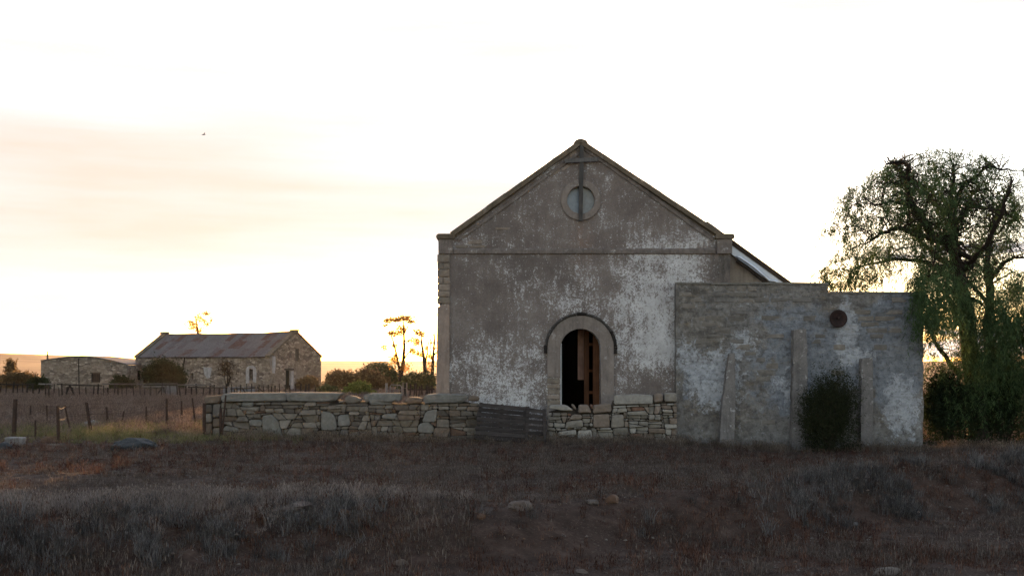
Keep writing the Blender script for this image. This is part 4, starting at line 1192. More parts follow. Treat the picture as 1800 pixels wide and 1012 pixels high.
for i in range(4):
    a = wa[0] + (wa[1]-wa[0]) * i / 4
    mb = MB(); mb.box((a + .01, DW + .12, wa[2]+.01), (a + (wa[1]-wa[0])/4 - .01, DW + .17, wa[3]-.01)); mb.build('shutter_board', M['post'], wsh)
mb = MB(); mb.box((wa[0] - .12, DW - .02, wa[3]), (wa[1] + .12, DW + .2, wa[3] + .1)); mb.build('lintel', M['shutter'], wsh)
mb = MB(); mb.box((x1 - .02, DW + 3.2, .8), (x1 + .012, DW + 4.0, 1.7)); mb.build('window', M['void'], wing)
mb = MB(); mb.tube([P(138, 630, DW-.05), P(139, 690, DW-.05)], .05, 5); mb.build('downpipe', M['mortar'], wing)
for (xa, za), (xb, zb) in zip(front[:-1], front[1:]):
    mb = MB(); mb.add([(xa, DW - .12, za + .02), (xb, DW - .12, zb + .02), (xb, DW + 7.5, zb + .02), (xa, DW + 7.5, za + .02), (xa, DW - .12, za + .09), (xb, DW - .12, zb + .09), (xb, DW + 7.5, zb + .09), (xa, DW + 7.5, za + .09)],
                      [[0,3,2,1],[4,5,6,7],[0,1,5,4],[1,2,6,5],[2,3,7,6],[3,0,4,7]]); mb.build('roof_sheet', M['sheet'], wing)
mb = MB(); mb.tube([P(83.5, 636, 116), P(83.5, 617, 116)], [.1, .05], 6); o = mb.build('chimney_pipe', M['post'], wing)

# ---------------------------------------------------------------- fences
def fence(name, label, posts, mat, wires=3, cat='fence', r=0.043, wire_r=0.004, hfrac=(.95, .62, .3), rails=()):
    """posts: (top px, top py, base px, base py, radius factor)"""
    pts = []
    for tx, ty, bx, by, k in posts:
        D = (EYE - 0.08) * F / (by - HOR)
        x = (bx - 900) / F * D
        D = (EYE - hz(x, D)) * F / (by - HOR)
        b = P(bx, by, D); t = P(tx, ty, D)
        pts.append((b, t, k))
    base = pts[len(pts)//2][0]
    f = empty(name, base); tag(f, label, cat)
    for b, t, k in pts:
        mb = MB(); m_ = b.lerp(t, .5) + Vector((random.uniform(-.012, .012), 0, 0))
        mb.tube([b - (t-b).normalized() * .25, m_, t], [r*k*1.05, r*k, r*k*.9], 6); mb.build('post', mat if not isinstance(mat, list) else random.choice(mat), f)
    for h in hfrac[:wires]:
        for (b, t, _), (b2, t2, _) in zip(pts[:-1], pts[1:]):
            p, q = b.lerp(t, h), b2.lerp(t2, h)
            L = (q - p).length
            mb = MB(); mb.tube([p, p.lerp(q, .5) - Vector((0, 0, .012 * L)), q], wire_r, 4, False); mb.build('wire', M['rust_post'], f)
    return f, pts
random.seed(12)
fence('wire_fence', 'sagging wire fence of leaning dark posts in the left foreground grass', [(27, 701, 24, 768, 1.7), (62, 738, 62, 770, .7), (101, 713, 103, 777, 1.2), (114, 712, 126, 764, .8), (152, 707, 161, 762, 1.3), (293, 700, 293, 752, 1.0)], M['rust_post'], 2)
fence('wire_fence', 'row of thin short posts in the pinkish grass behind the front fence', [(54, 712, 54, 734, .8), (82, 712, 83, 746, .8), (187, 715, 189, 747, 1.0), (218, 722, 213, 746, .7), (257, 714, 257, 741, .9), (319, 704, 319, 742, .9), (338, 699, 344, 748, .8)], M['rust_post'], 2)
for (tx, ty, bx, by, k, lb) in ((359, 708, 359, 766, 1.5, 'rusty upright post before the end pier of the yard wall'), (388, 717, 388, 768, 1.2, 'short rusty post standing against the yard wall'), (397, 694, 389, 766, .7, 'thin rod leaning on the yard wall beside the short rusty post')):
    D = 35.2
    b = P(bx, by, D); t = P(tx, ty, D); b.z = min(b.z, hz(b.x, D)) - .1
    mb = MB(); mb.tube([b, b.lerp(t, .5), t], [.05*k*.7]*3, 6); tag(mb.thing('rusty_post', M['rust_post'], b), lb, 'post')
mb = MB(); D = 47; mb.tube([P(319, 733, D), P(331, 755, D)], .02, 5); tag(mb.thing('brace_rod', M['rust_post'], P(331, 755, D)), 'thin brace rod leaning from a post in the pinkish grass', 'rod')
# pole fences before the barn
def polefence(label, x0, x1, ytop, ybase, step, rails, seed):
    rg = random.Random(seed); posts = []; x = x0
    while x < x1:
        posts.append((x + rg.uniform(-2.5, 2.5), ytop + rg.uniform(-5, 4), x + rg.uniform(-.8, .8), ybase + rg.uniform(-1.5, 2), rg.uniform(.6, 1.5)))
        x += step * rg.uniform(.6, 1.5)
    f, pts = fence('pole_fence', label, posts, M['post'], 0, r=.042)
    for i, rail in enumerate(rails):
        ra, rb, y0, y1, m_ = rail
        D = EYE * F / (ybase - HOR) - .15
        mb = MB(); mb.tube([P(ra, y0, D), P((ra+rb)/2, (y0+y1)/2 + .6, D), P(rb, y1, D)], .045, 5); mb.build('rail', M[m_], f)
    for h in (.85, .5):
        for (b, t, _), (b2, t2, _) in zip(pts[:-1], pts[1:]):
            mb = MB(); mb.tube([b.lerp(t, h), b2.lerp(t2, h)], .008, 4, False); mb.build('wire', M['rust_post'], f)
    return f
polefence('dark pole fence at far left before the brown bushes', -8, 64, 676, 698, 9, [(-8, 60, 675, 675, 'post')], 1)
polefence('long pole fence with bleached top rail in front of the stone shed', 68, 306, 677, 700, 9, [(68, 92, 674.5, 674.5, 'rail'), (100, 180, 675, 677.5, 'post'), (180, 312, 674.5, 674, 'rail'), (250, 296, 679, 678.5, 'rail')], 2)
polefence('crooked pole fence with broken rails in front of the barn', 312, 556, 678, 701, 8, [(312, 372, 676, 676, 'rail'), (330, 400, 680, 681, 'post'), (425, 440, 681, 699, 'post'), (452, 470, 680, 692, 'post'), (405, 450, 683, 681, 'post')], 3)
polefence('thin stick fence in front of the bushes left of the chapel', 705, 764, 678, 699, 5, [(706, 764, 684, 684, 'post')], 4)
for pts, lb in (([(112, 700), (123, 677), (133, 700)], 'pair of crossed dark props against the long pole fence'), ([(271, 700), (288, 677), (289, 700)], 'dark slanting prop with upright beside the corrugated sheet')):
    mb = MB(); D = 82.5
    for a, b in zip(pts[:-1], pts[1:]): mb.tube([P(*a, D), P(*b, D)], .06, 5)
    tag(mb.thing('fence_prop', M['post'], P(*pts[0], D)), lb, 'prop')
# corrugated sheets standing in the fence
def sheet_stand(px0, px1, py0, py1, D, label, mat):
    a, b = P(px0, py1, D), P(px1, py1, D); h = P(0, py0, D).z - a.z
    N = 14; vs = []
    for i in range(N + 1):
        p = a.lerp(b, i / N) + Vector((0, .03 if i % 2 else -.03, 0)); vs += [p, p + Vector((0, .08, h))]
    mb = MB(); mb.add(vs + [v + Vector((0, .01, 0)) for v in vs], [[2*i, 2*i+2, 2*i+3, 2*i+1] for i in range(N)] + [[2*N+2+2*i+1, 2*N+2+2*i+3, 2*N+2+2*i+2, 2*N+2+2*i] for i in range(N)])
    tag(mb.thing('corrugated_sheet', mat, a), label, 'metal sheet')
sheet_stand(392, 448, 679, 698, 84.5, 'grey corrugated sheet closing the fence under the whitewashed barn window', M['buttress'])
sheet_stand(285, 312, 678, 700, 84.5, 'grey corrugated sheet in the fence below the round green bush', M['buttress'])
# pipe gates left of the chapel
def gate(pts, D, label, bars):
    t = empty('pipe_gate', P(pts[0][0], pts[0][1], D)); tag(t, label, 'gate')
    mb = MB()
    mb.tube([P(*p, D) for p in pts], .035, 6); mb.build('frame', M['rail'], t)
    for a, b in bars:
        mb = MB(); mb.tube([P(*a, D), P(*b, D)], .018, 4); mb.build('bar', M['rail'], t)
gate([(685, 702), (686, 678), (688, 675.5), (704, 677), (706, 680), (707, 702)], 76, 'pale bent pipe gate behind the yard wall', [((686, 684), (706, 685)), ((692, 676), (692, 702)), ((699, 677), (699, 702))])
gate([(708, 702), (708.5, 672.5), (715, 672), (715.5, 702)], 76, 'narrow pale pipe frame beside the bent pipe gate', [((708, 682), (715, 682))])
mb = MB(); mb.tube([P(679, 704, 76), P(679.5, 673, 76)], .09, 8); tag(mb.thing('gate_post', M['rail'], P(679, 704, 76)), 'pale wooden gate post left of the bent pipe gate', 'post')

# ---------------------------------------------------------------- bushes and trees
def bush(px, top, base, wpx, D, mat, label, nleaf, size, seed, cat='bush', group=None, lumps=9, depth=1.0, stems=7, flat=0.5, asp=.4, sprigs=160):
    rg = np.random.default_rng(seed)
    c = P(px, base, D); x = c.x
    z0 = hz(x, D)
    H = P(0, top, D).z - z0; Rx = wpx / 2 / F * D
    t = empty('bush', (x, D, z0)); tag(t, label, cat, group)
    # lumpy dome: several overlapping lobes, leaves thick near their skins
    pts = []
    for k in range(lumps):
        a = rg.uniform(0, 2*math.pi); rr_ = rg.uniform(0, .62)
        lr = rg.uniform(.34, .58)
        hz_ = (1 - rr_**2 * .8)
        lx, ly = math.cos(a)*rr_*Rx, math.sin(a)*rr_*Rx*depth
        lz = H * hz_ * rg.uniform(.42, .74)
        m = nleaf // lumps
        d = rg.normal(size=(m, 3)); d /= np.linalg.norm(d, axis=1)[:, None]
        r = rg.uniform(0.35, 1, m) ** .5 * (1 + .16 * rg.normal(size=m))
        q = d * r[:, None] * np.array([lr*Rx, lr*Rx*depth, lr*H*.75]) + np.array([lx, ly, lz])
        pts.append(q)
    q = np.concatenate(pts)
    q = q[(q[:, 2] > 0.02) & (q[:, 2] < H * 1.12)]
    spr = []
    for k in range(sprigs):
        e = q[rg.integers(len(q))]; o_ = e / np.array([Rx, Rx*depth, H]); 
        if np.linalg.norm(o_) < .7: continue
        d = o_ / np.linalg.norm(o_) + rg.normal(size=3) * .35 + np.array([0, 0, .35]); d /= np.linalg.norm(d)
        L = H * rg.uniform(.06, .22); mm = rg.integers(5, 11)
        spr.append(e + np.outer(np.linspace(0, 1, mm), d * L) + rg.normal(size=(mm, 3)) * size * .3)
    if spr: q = np.concatenate([q] + spr)
    # skirt so that it meets the ground
    m = nleaf // 4
    a = rg.uniform(0, 2*math.pi, m); r = rg.uniform(.3, .86, m)
    sk = np.stack([np.cos(a)*r*Rx, np.sin(a)*r*Rx*depth, rg.uniform(0.02, H*.45, m)], 1)
    q = np.concatenate([q, sk]) + np.array([x, D, z0])
    leaves(q, size, mat, 'foliage', t, asp, -.2, rg)
    mb = MB()
    for k in range(stems):
        a = rg.uniform(0, 2*math.pi); e = Vector((math.cos(a)*Rx*.55, math.sin(a)*Rx*.55*depth, H*rg.uniform(.5, .8)))
        p = Vector((x, D, z0 - .05)); mb.tube([p + Vector((e.x*.1, e.y*.1, 0)), p + e*.5 + Vector((0, 0, H*.08)), p + e], [.03*H*.5+.01, .02*H*.4+.008, .006], 5)
    mb.build('stem', M['bark'], t)
    return t
BG = 'bushes scattered around the far barn'
bush(289, 631, 692, 84, 100, M['bush_dark'], 'large round dark green bush in front of the barn wall', 16000, .2, 1, group=BG, lumps=14)
bush(214, 661, 692, 42, 99, M['bush_dark'], 'small green bush in front of the stone shed', 3000, .2, 2, group=BG)
bush(69, 662, 694, 46, 97, M['bush_dark'], 'dark bush at the left corner of the stone shed', 3500, .2, 3, group=BG)
bush(28, 651, 694, 84, 112, M['bush_brown'], 'wide olive-brown bush at the far left edge', 6000, .24, 4, group=BG, lumps=12)
bush(20, 634, 690, 26, 116, M['bush_brown'], 'taller upright bush behind the wide olive-brown bush', 2200, .24, 14, group=BG, lumps=6)
bush(543, 662, 694, 52, 99, M['bush_brown'], 'rounded brown bush beside the barn gable door', 7000, .2, 5, group=BG)
bush(596, 651, 694, 78, 107, M['bush_brown'], 'grey-brown bush standing right of the barn gable', 5500, .22, 6, group=BG, lumps=11)
bush(646, 650, 694, 84, 110, M['bush_brown'], 'wide brown bush in the middle of the bush row', 6000, .22, 7, group=BG, lumps=11)
bush(672, 636, 692, 92, 124, M['bush_green'], 'tall dark green bush rising behind the bush row', 7000, .26, 8, group=BG, lumps=13)
bush(631, 672, 697, 74, 86, M['bush_bright'], 'low bright yellow-green bush just behind the yard wall', 4000, .17, 9, group=BG)
bush(575, 676, 697, 56, 92, M['bush_green'], 'low dark green bush left of the bright yellow-green bush', 3000, .17, 10, group=BG)
bush(735, 655, 696, 92, 96, M['bush_green'], 'broad domed bush against the chapel corner', 7000, .2, 11, group=BG, lumps=12)
# climbing dead creeper on the barn front
cp = empty('dry_creeper', B(5.2, -.1, 0)); tag(cp, 'dead leafless creeper climbing the barn front below the eaves', 'creeper')
rg = np.random.default_rng(3)
q = np.array([B(5.2 + rg.normal()*.55 + .25*math.sin(k*.01), -.12 - abs(rg.normal())*.08, 1.5 + rg.uniform(-.2, 1.1)) for k in range(420)])
leaves(q, .2, M['creeper'], 'foliage', cp, .35, 0, rg)
mb = MB()
for k in range(6):
    mb.tube([B(5.1 + rg.normal()*.15, -.08, -.05), B(5.1 + rg.normal()*.25, -.08, 1.1), B(5.2 + rg.normal()*.6, -.1, 2.2)], [.05, .035, .012], 5)
mb.build('stem', M['bark'], cp)

def clump_tree(label, stems, clumps, D, mat, size, seed, cat='tree', group=None, extra=()):
    """stems: (list of px points, r0, r1); clumps: (px, py, rx px, ry px, n leaves)"""
    rg = np.random.default_rng(seed)
    b = stems[0][0][0]; base = P(b[0], b[1], D); base.z = hz(base.x, D)
    t = empty('tree', base); tag(t, label, cat, group)
    mb = MB()
    for pts, r0, r1 in stems:
        n_ = len(pts); dy = rg.uniform(-.8, .8)
        w_ = [P(p[0], p[1], D) + Vector((0, dy * i / max(1, n_-1), 0)) for i, p in enumerate(pts)]
        mb.tube(w_, list(np.linspace(r0, r1, n_)), 6)
    mb.build('trunk', M['bark'], t, True)
    Q = []; tw = MB()
    for cx, cy, rx, ry, m in clumps:
        c = np.array(P(cx, cy, D)) + np.array([0, rg.uniform(-1.2, 1.2), 0]); k = D / F
        m = int(m * 1.5); d = rg.normal(size=(m, 3)) * .62
        Q.append(c + d * np.array([rx*k, rx*k, ry*k]))
        for _ in range(3):
            e = c + rg.normal(size=3) * .45 * np.array([rx*k, rx*k, ry*k]); s_ = c - np.array([0, 0, ry*k*.9])
            tw.tube([s_, (s_+e)/2 + np.array([0, 0, .05]), e], [.02, .015, .006], 4)
    leaves(np.concatenate(Q), size, mat, 'crown', t, .4, .4, rg)
    tw.build('twig', M['bark'], t)
    return t
GT = 'sparse trees beyond the bushes'
clump_tree('tall flat topped gum tree rising behind the bush row', [
    ([(703, 690), (704, 660), (708, 640), (710, 610), (709, 585), (708, 565)], .26, .06), ([(703, 655), (698, 625), (692, 600), (688, 588)], .13, .04),
    ([(706, 640), (714, 625), (722, 616), (730, 611)], .08, .03), ([(709, 590), (716, 575), (726, 566)], .06, .02), ([(708, 580), (697, 570), (686, 566)], .05, .02), ([(704, 645), (697, 638), (692, 632)], .07, .02)],
    [(684, 564, 11, 4, 240), (700, 561, 13, 4, 300), (713, 559, 13, 4, 300), (724, 566, 8, 3, 130), (676, 571, 5, 3, 60), (708, 577, 10, 5, 200), (695, 587, 10, 5, 190), (703, 583, 7, 4, 110),
     (684, 584, 5, 4, 50), (678, 611, 7, 6, 110), (690, 607, 5, 4, 50), (694, 630, 8, 9, 220), (718, 598, 6, 4, 60), (722, 613, 6, 4, 60), (733, 582, 9, 5, 130), (727, 595, 6, 5, 70), (712, 647, 9, 8, 160)],
    112, M['gum'], .2, 31, group=GT)
clump_tree('thinner gum tree between the flat topped gum and the chapel', [
    ([(749, 690), (748, 655), (745, 625), (742, 605), (741, 590)], .24, .05), ([(747, 640), (751, 620), (753, 600)], .1, .03), ([(745, 627), (736, 625), (728, 622)], .08, .03)],
    [(742, 588, 9, 5, 170), (735, 600, 5, 4, 60), (729, 618, 9, 5, 130), (740, 622, 7, 4, 80), (755, 626, 5, 4, 70), (733, 605, 5, 3, 50), (749, 612, 4, 3, 40)], 114, M['gum'], .2, 32, group=GT)
clump_tree('nearly bare tree with upright limbs touching the chapel corner', [
    ([(759, 690), (760, 655), (762, 620), (764, 595), (762, 575)], .22, .03), ([(761, 640), (756, 615), (758, 590)], .08, .02), ([(762, 625), (768, 618), (775, 612)], .09, .03), ([(762, 590), (757, 578), (756, 570)], .03, .01)],
    [(757, 640, 8, 6, 90), (752, 648, 9, 6, 90), (764, 612, 5, 4, 30), (757, 600, 4, 5, 24)], 116, M['gum'], .2, 33, group=GT)
clump_tree('small thin tree showing above the barn roof ridge', [
    ([(349, 690), (349, 600), (349, 580), (348, 566), (347, 556)], .2, .03), ([(349, 588), (356, 570), (362, 552)], .06, .02), ([(349, 585), (341, 572), (335, 566)], .05, .02), ([(356, 572), (366, 568)], .03, .01)],
    [(362, 551, 8, 4, 150), (348, 557, 9, 5, 130), (337, 567, 9, 5, 130), (347, 572, 8, 6, 130), (366, 569, 8, 5, 110), (357, 562, 7, 5, 90), (331, 575, 5, 4, 50), (353, 581, 8, 4, 90), (371, 561, 4, 4, 40)], 128, M['gum'], .2, 34)

# the big pepper tree right of the annex: authored limbs, twigs grown from them, hanging strands of leaflets
def pepper():
    rg = np.random.default_rng(77)
    D0 = 38.6
    k = D0 / F
    base = P(1722, 790, D0); base.z = hz(base.x, D0)
    t = empty('pepper_tree', base)
    tag(t, 'large weeping pepper tree with dark trunk overhanging the annex wall', 'tree')
    limbs = [   # px, py, depth offset
        ([(1724, 800, 0), (1716, 720, 0), (1712, 640, .1), (1703, 580, .1), (1694, 520, 0), (1684, 470, 0), (1678, 435, 0)], .36, .17),
        ([(1681, 445, 0), (1655, 428, -.2), (1630, 415, -.4), (1606, 388, -.7), (1578, 356, -1.0), (1577, 330, -1.1), (1578, 312, -1.2), (1571, 301, -1.3), (1550, 300, -1.6), (1525, 306, -1.9)], .17, .03),
        ([(1679, 438, 0), (1679, 400, .2), (1678, 366, .4), (1684, 335, .5), (1692, 306, .7), (1690, 285, .8)], .15, .03),
        ([(1680, 410, .1), (1692, 389, .4), (1716, 357, .8), (1750, 355, 1.0), (1795, 366, 1.2), (1830, 385, 1.5)], .11, .03),
        ([(1679, 380, .3), (1650, 350, .6), (1640, 320, .9), (1617, 308, 1.0), (1596, 290, 1.0), (1580, 270, 1.1)], .09, .02),
        ([(1635, 418, -.4), (1595, 420, -.9), (1560, 408, -1.4), (1520, 420, -1.7), (1490, 440, -1.9)], .10, .02),
        ([(1690, 490, .2), (1640, 455, .8), (1600, 450, 1.2), (1560, 455, 1.6), (1520, 470, 1.9)], .09, .02),
        ([(1606, 388, -.7), (1575, 372, -1.3), (1540, 365, -1.6), (1505, 375, -1.9)], .08, .02),
        ([(1735, 800, .6), (1752, 700, .9), (1764, 600, 1.2), (1766, 500, 1.2), (1762, 450, 1.3), (1775, 400, 1.4), (1790, 350, 1.5)], .22, .05),
        ([(1765, 500, 1.2), (1790, 470, 1.8), (1830, 440, 2.2), (1870, 440, 2.5)], .1, .03),
        ([(1764, 530, 1.2), (1735, 485, 1.9), (1715, 470, 2.4)], .08, .03),
        ([(1712, 660, 0), (1740, 620, -.8), (1775, 590, -1.4), (1810, 560, -1.9)], .12, .04),
        ([(1705, 600, .1), (1660, 540, -.8), (1620, 500, -1.5), (1590, 490, -2.0)], .12, .03),
        ([(1719, 690, 0), (1690, 640, .9), (1666, 600, 1.2), (1652, 560, 1.3), (1640, 540, 1.4)], .10, .03),
        ([(1684, 470, 0), (1670, 440, 1.5), (1660, 400, 2.6), (1655, 360, 3.2)], .1, .03),
        ([(1690, 480, 0), (1700, 440, -1.5), (1710, 390, -2.4), (1715, 340, -2.8)], .1, .03),
        ([(1678, 366, .4), (1700, 320, .2), (1735, 295, 0), (1765, 300, -.2)], .07, .02),
        ([(1716, 357, .8), (1740, 325, 1.4), (1770, 320, 1.8), (1800, 335, 2)], .06, .02),
    ]
    tr = MB(); br_ = MB()
    segs = []
    for i, (pts, r0, r1) in enumerate(limbs):
        w_ = [P(p[0], p[1], D0) + Vector((0, p[2], 0)) for p in pts]
        fine = []
        for a, b in zip(w_[:-1], w_[1:]):
            for s in range(3): fine.append(a.lerp(b, s/3) + Vector(rg.normal(size=3) * .03))
        fine.append(w_[-1])
        (tr if i in (0, 8) else br_).tube(fine, list(np.linspace(r0, r1, len(fine))), 8)
        if i not in (0, 8): segs.append((fine, r0, r1))
        else: segs.append((fine[len(fine)//2:], r1 * 1.2, r1))
    tr.build('trunk', M['bark'], t, True)
    tips = []
    def inside(p):
        # crown envelope: a broad dome, wider than deep
        px = 900 + p.x / p.y * F; py = HOR - (p.z - EYE) / p.y * F
        cx, cy = 1672, 430
        rx = 238 if px < cx else 250
        ry = 172 if py < cy else 130
        return ((px-cx)/rx)**2 + ((py-cy)/ry)**2 + ((p.y-D0)/3.2)**2 < 1.0
    for fine, r0, r1 in segs:
        L = len(fine)
        for j in range(1, L):
            for _ in range(2 if j < L - 3 else 3):
                p = fine[j].lerp(fine[j-1], rg.uniform(0, 1))
                d = Vector(rg.normal(size=3)); d.z = abs(d.z) * .7 + .15; d.normalize()
                L2 = rg.uniform(.6, 1.7)
                path = [p]
                for s in range(6):
                    d = (d + Vector(rg.normal(size=3)) * .32 + Vector((0, 0, -.13 * s * .5))).normalized()
                    q = path[-1] + d * L2 / 6
                    if not inside(q) and s > 1: break
                    path.append(q)
                if len(path) < 3: continue
                br_.tube(path, list(np.linspace(max(.022, r1 * .7), .010, len(path))), 5, False)
                for q in path[2:]:
                    for __ in range(2):
                        d3 = Vector(rg.normal(size=3)); d3.z = d3.z * .5 + .1; d3.normalize()
                        e = q + d3 * rg.uniform(.2, .6)
                        if inside(e):
                            br_.tube([q, q.lerp(e, .5) + Vector((0, 0, .05)), e], [.009, .007, .004], 3, False)
                            tips.append((e, d3))
    br_.build('branch', M['bark'], t, True)
    P_, Dr = [], []
    cells = {}
    def strand(p, d, L, n, cap=17):
        key = (int((p[0] + d[0]*L*.3) / .34), int((p[2] - L*.5) / .34)); cells[key] = cells.get(key, 0) + 1
        if cells[key] > cap: return
        d = np.array(d); d[2] = 0; p = np.array(p)
        s = np.linspace(.05, 1, n)
        path = p + np.outer(s * L * .45, d) + np.outer(-(s ** 1.6) * L, [0, 0, 1]) + rg.normal(size=(n, 3)) * .035
        lat = rg.normal(size=(n, 3)); lat[:, 2] = -np.abs(lat[:, 2]) * 1.0 - .8
        lat /= np.linalg.norm(lat, axis=1)[:, None]
        P_.append(path); Dr.append(lat)
    for e, d in tips:
        dens = vnoise(np.array([e.x * 1.1]), np.array([e.z * 1.1 + e.y * .6]), 41)[0]
        for _ in range(0 if dens < .30 else 1 if dens < .52 else 2):
            dd = Vector(d) + Vector(rg.normal(size=3)) * .5
            strand(e, dd.normalized(), rg.uniform(.25, .95), rg.integers(14, 30))
    # hanging curtains low on the left side, over the wall end, and around the trunk down to the ground
    for (x0, x1, y0, y1, yo, m, la, lb) in ((1562, 1632, 492, 575, -2.6, 420, .5, 1.3), (1565, 1700, 470, 535, -2.0, 620, .5, 1.2), (1455, 1570, 462, 502, .9, 260, .2, .5), (1462, 1545, 375, 455, -.6, 170, .25, .6), (1480, 1540, 330, 400, -.4, 90, .2, .5), (1500, 1640, 400, 480, .6, 200, .3, .7), (1690, 1860, 480, 570, -2.2, 800, .5, 1.3),
                                            (1665, 1745, 500, 640, -1.4, 760, .6, 1.4), (1740, 1850, 540, 660, -1.2, 640, .5, 1.2), (1630, 1665, 520, 565, -.5, 90, .3, .8), (1628, 1730, 615, 720, -.6, 200, .4, .9), (1730, 1840, 600, 710, -.6, 200, .4, .9), (1640, 1700, 530, 570, .8, 90, .4, .9)):
        for _ in range(m):
            p = P(rg.uniform(x0, x1), y0 + (y1 - y0) * rg.random() ** 1.3, D0) + Vector((0, yo + rg.normal() * .5, 0))
            if vnoise(np.array([p.x * 1.6]), np.array([p.z * 1.2]), 63)[0] < (.0 if y0 == 462 else .24): continue
            strand(p, Vector(rg.normal(size=3)).normalized(), rg.uniform(la, lb), rg.integers(24, 44), 40 if y0 > 475 else 15)
    for _ in range(900):       # outer rim of the dome
        a = rg.uniform(-12, 192); r_ = rg.uniform(.84, 1.03)
        qx = 1668 + math.cos(R(a)) * r_ * (212 if math.cos(R(a)) < 0 else 235); qy = 432 - math.sin(R(a)) * r_ * 166
        if vnoise(np.array([qx / 17.]), np.array([qy / 17.]), 83)[0] < .42: continue
        dd = Vector((math.cos(R(a)), rg.normal() * .6, 0)).normalized()
        strand(P(qx, qy, D0) + Vector((0, rg.normal() * .9, 0)), dd, rg.uniform(.2, .6), rg.integers(14, 28), 15)
    pts = np.concatenate(P_); d = np.concatenate(Dr); N = len(pts)
    s = np.cross(d, rg.normal(size=(N, 3))); s /= np.linalg.norm(s, axis=1)[:, None]
    L = rg.uniform(.07, .17, (N, 1)); Wl = rg.uniform(.007, .013, (N, 1))
    v = np.stack([pts, pts + d*L*.5 + s*Wl, pts + d*L, pts + d*L*.5 - s*Wl], 1).reshape(-1, 3) - np.array(base)
    obj('crown', mesh_data('crown', v, np.arange(4*N).reshape(N, 4), M['pepper']), t)
    print('pepper leaves', N)
pepper()
UG = 'dark shrubs under the pepper tree'
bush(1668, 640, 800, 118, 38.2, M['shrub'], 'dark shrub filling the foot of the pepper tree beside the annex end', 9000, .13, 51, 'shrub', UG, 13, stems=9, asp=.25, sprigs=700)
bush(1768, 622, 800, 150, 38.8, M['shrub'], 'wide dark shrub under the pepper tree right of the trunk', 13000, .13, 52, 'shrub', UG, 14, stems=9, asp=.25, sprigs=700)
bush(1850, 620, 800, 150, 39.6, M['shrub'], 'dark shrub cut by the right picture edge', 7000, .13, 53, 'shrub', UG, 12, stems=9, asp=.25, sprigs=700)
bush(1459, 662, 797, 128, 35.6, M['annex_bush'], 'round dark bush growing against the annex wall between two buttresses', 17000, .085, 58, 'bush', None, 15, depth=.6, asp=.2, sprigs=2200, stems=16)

# ---------------------------------------------------------------- loose stones and litter on the ground
FG = 'stones lying in the foreground'
def Dof(py, z=0.0): return (EYE - z) * F / (py - HOR)
def dpt(px, py):
    D = Dof(py)
    for _ in range(12): D = .5 * D + .5 * (EYE - hz((px-900)/F*D, D)) * F / (py - HOR)
    return D
def stn(px, py, wpx, hpx, mat, label, seed, flat=1.0, rot=0.0, sink=.25, name='rock', cat='rock'):
    D = dpt(px, py)
    return rock(name, px, py, D, wpx/2/F*D, wpx/2/F*D*.8, hpx/F*D*.7, mat, label, cat, seed, rot=rot, sink=sink, group=FG if name == 'rock' else None)
stn(915, 893, 46, 17, M['rock'], 'dark rounded rock on the bank crest in the middle', 3)
stn(1075, 882, 28, 16, M['rock_rust'], 'rounded red-brown rock on the bank crest', 4)
stn(1042, 884, 26, 9, M['rock'], 'low pale rock left of the red-brown rock', 5)
stn(522, 893, 84, 13, M['rock'], 'long flat slab on the left bank crest', 6, rot=-.08)
stn(846, 910, 17, 10, M['rock_rust'], 'small orange stone below the dark rounded rock', 7)
stn(606, 905, 24, 15, M['rock_rust'], 'brown stone among dry grass right of the long slab', 8)
stn(702, 990, 28, 10, M['rock'], 'pale stone low in the bare foreground soil', 9)
stn(612, 992, 44, 14, M['rock_rust'], 'reddish stone beside the pale stone in the foreground', 10)
stn(1558, 1006, 60, 12, M['rock'], 'flat pale slab at the bottom right', 11)
stn(1022, 1006, 26, 8, M['rock'], 'small pale stone at the bottom edge', 12)
stn(1504, 922, 10, 6, M['block'], 'small white stone on the right slope', 13)
stn(640, 770, 22, 7, M['quoin'], 'flat tan stone fallen before the yard wall', 14)
stn(560, 768, 30, 6, M['rock'], 'low grey slab in grass before the yard wall', 15)
stn(470, 764, 16, 6, M['quoin'], 'small stone near the left half of the yard wall', 16)
# block, slab, heap and plank by the left fence
D = dpt(24, 782)
mb = MB(); a = P(8, 782, D); b = P(38, 769, D); mb.box((a.x, D, a.z - .05), (b.x, D + .35, b.z), .015)
o = mb.thing('concrete_block', M['block'], (a.x, D, a.z)); tag(o, 'pale squared block lying by the leftmost thick fence post', 'block')
bm_ = o.modifiers.new('soft_edges', 'BEVEL'); bm_.width = .025; bm_.segments = 2
D = 40.5
mb = MB(); q = [P(174, 748, D), P(184, 752, D), P(203, 764, D - .3), P(200, 768, D - .3), P(184, 768, D - .3)]
slab(mb, q, (.02, .12, .02)); tag(mb.thing('stone_slab', M['block'], q[-1]), 'tilted pale grey slab leaning in the grass behind the fence', 'slab')
rock('stone_mound', 158, 762, 40.8, .42, .3, .24, M['buttress'], 'grey mound of rubble left of the tilted slab', 'mound', 61)
rock('netting_heap', 238, 786, dpt(238, 788), .62, .38, .24, M['netting'], 'dark blue-grey crumpled heap in the yellow grass', 'heap', 62, sub=4)
rock('netting_heap', 6, 786, dpt(6, 788), .25, .2, .16, M['netting'], 'small black lump at the left edge by the pale block', 'heap', 63)
D = dpt(90, 781)
mb = MB(); mb.bar(P(73, 782, D), P(106, 781, D - .3), .14, .05, (0, 0, 1)); tag(mb.thing('timber_plank', M['rail'], P(90, 782, D)), 'weathered plank lying by the second thick fence post', 'plank')
rock('stone_mound', 90, 777, D + .6, .3, .2, .14, M['rock_rust'], 'small brown heap behind the weathered plank', 'mound', 64)
D = dpt(125, 701)
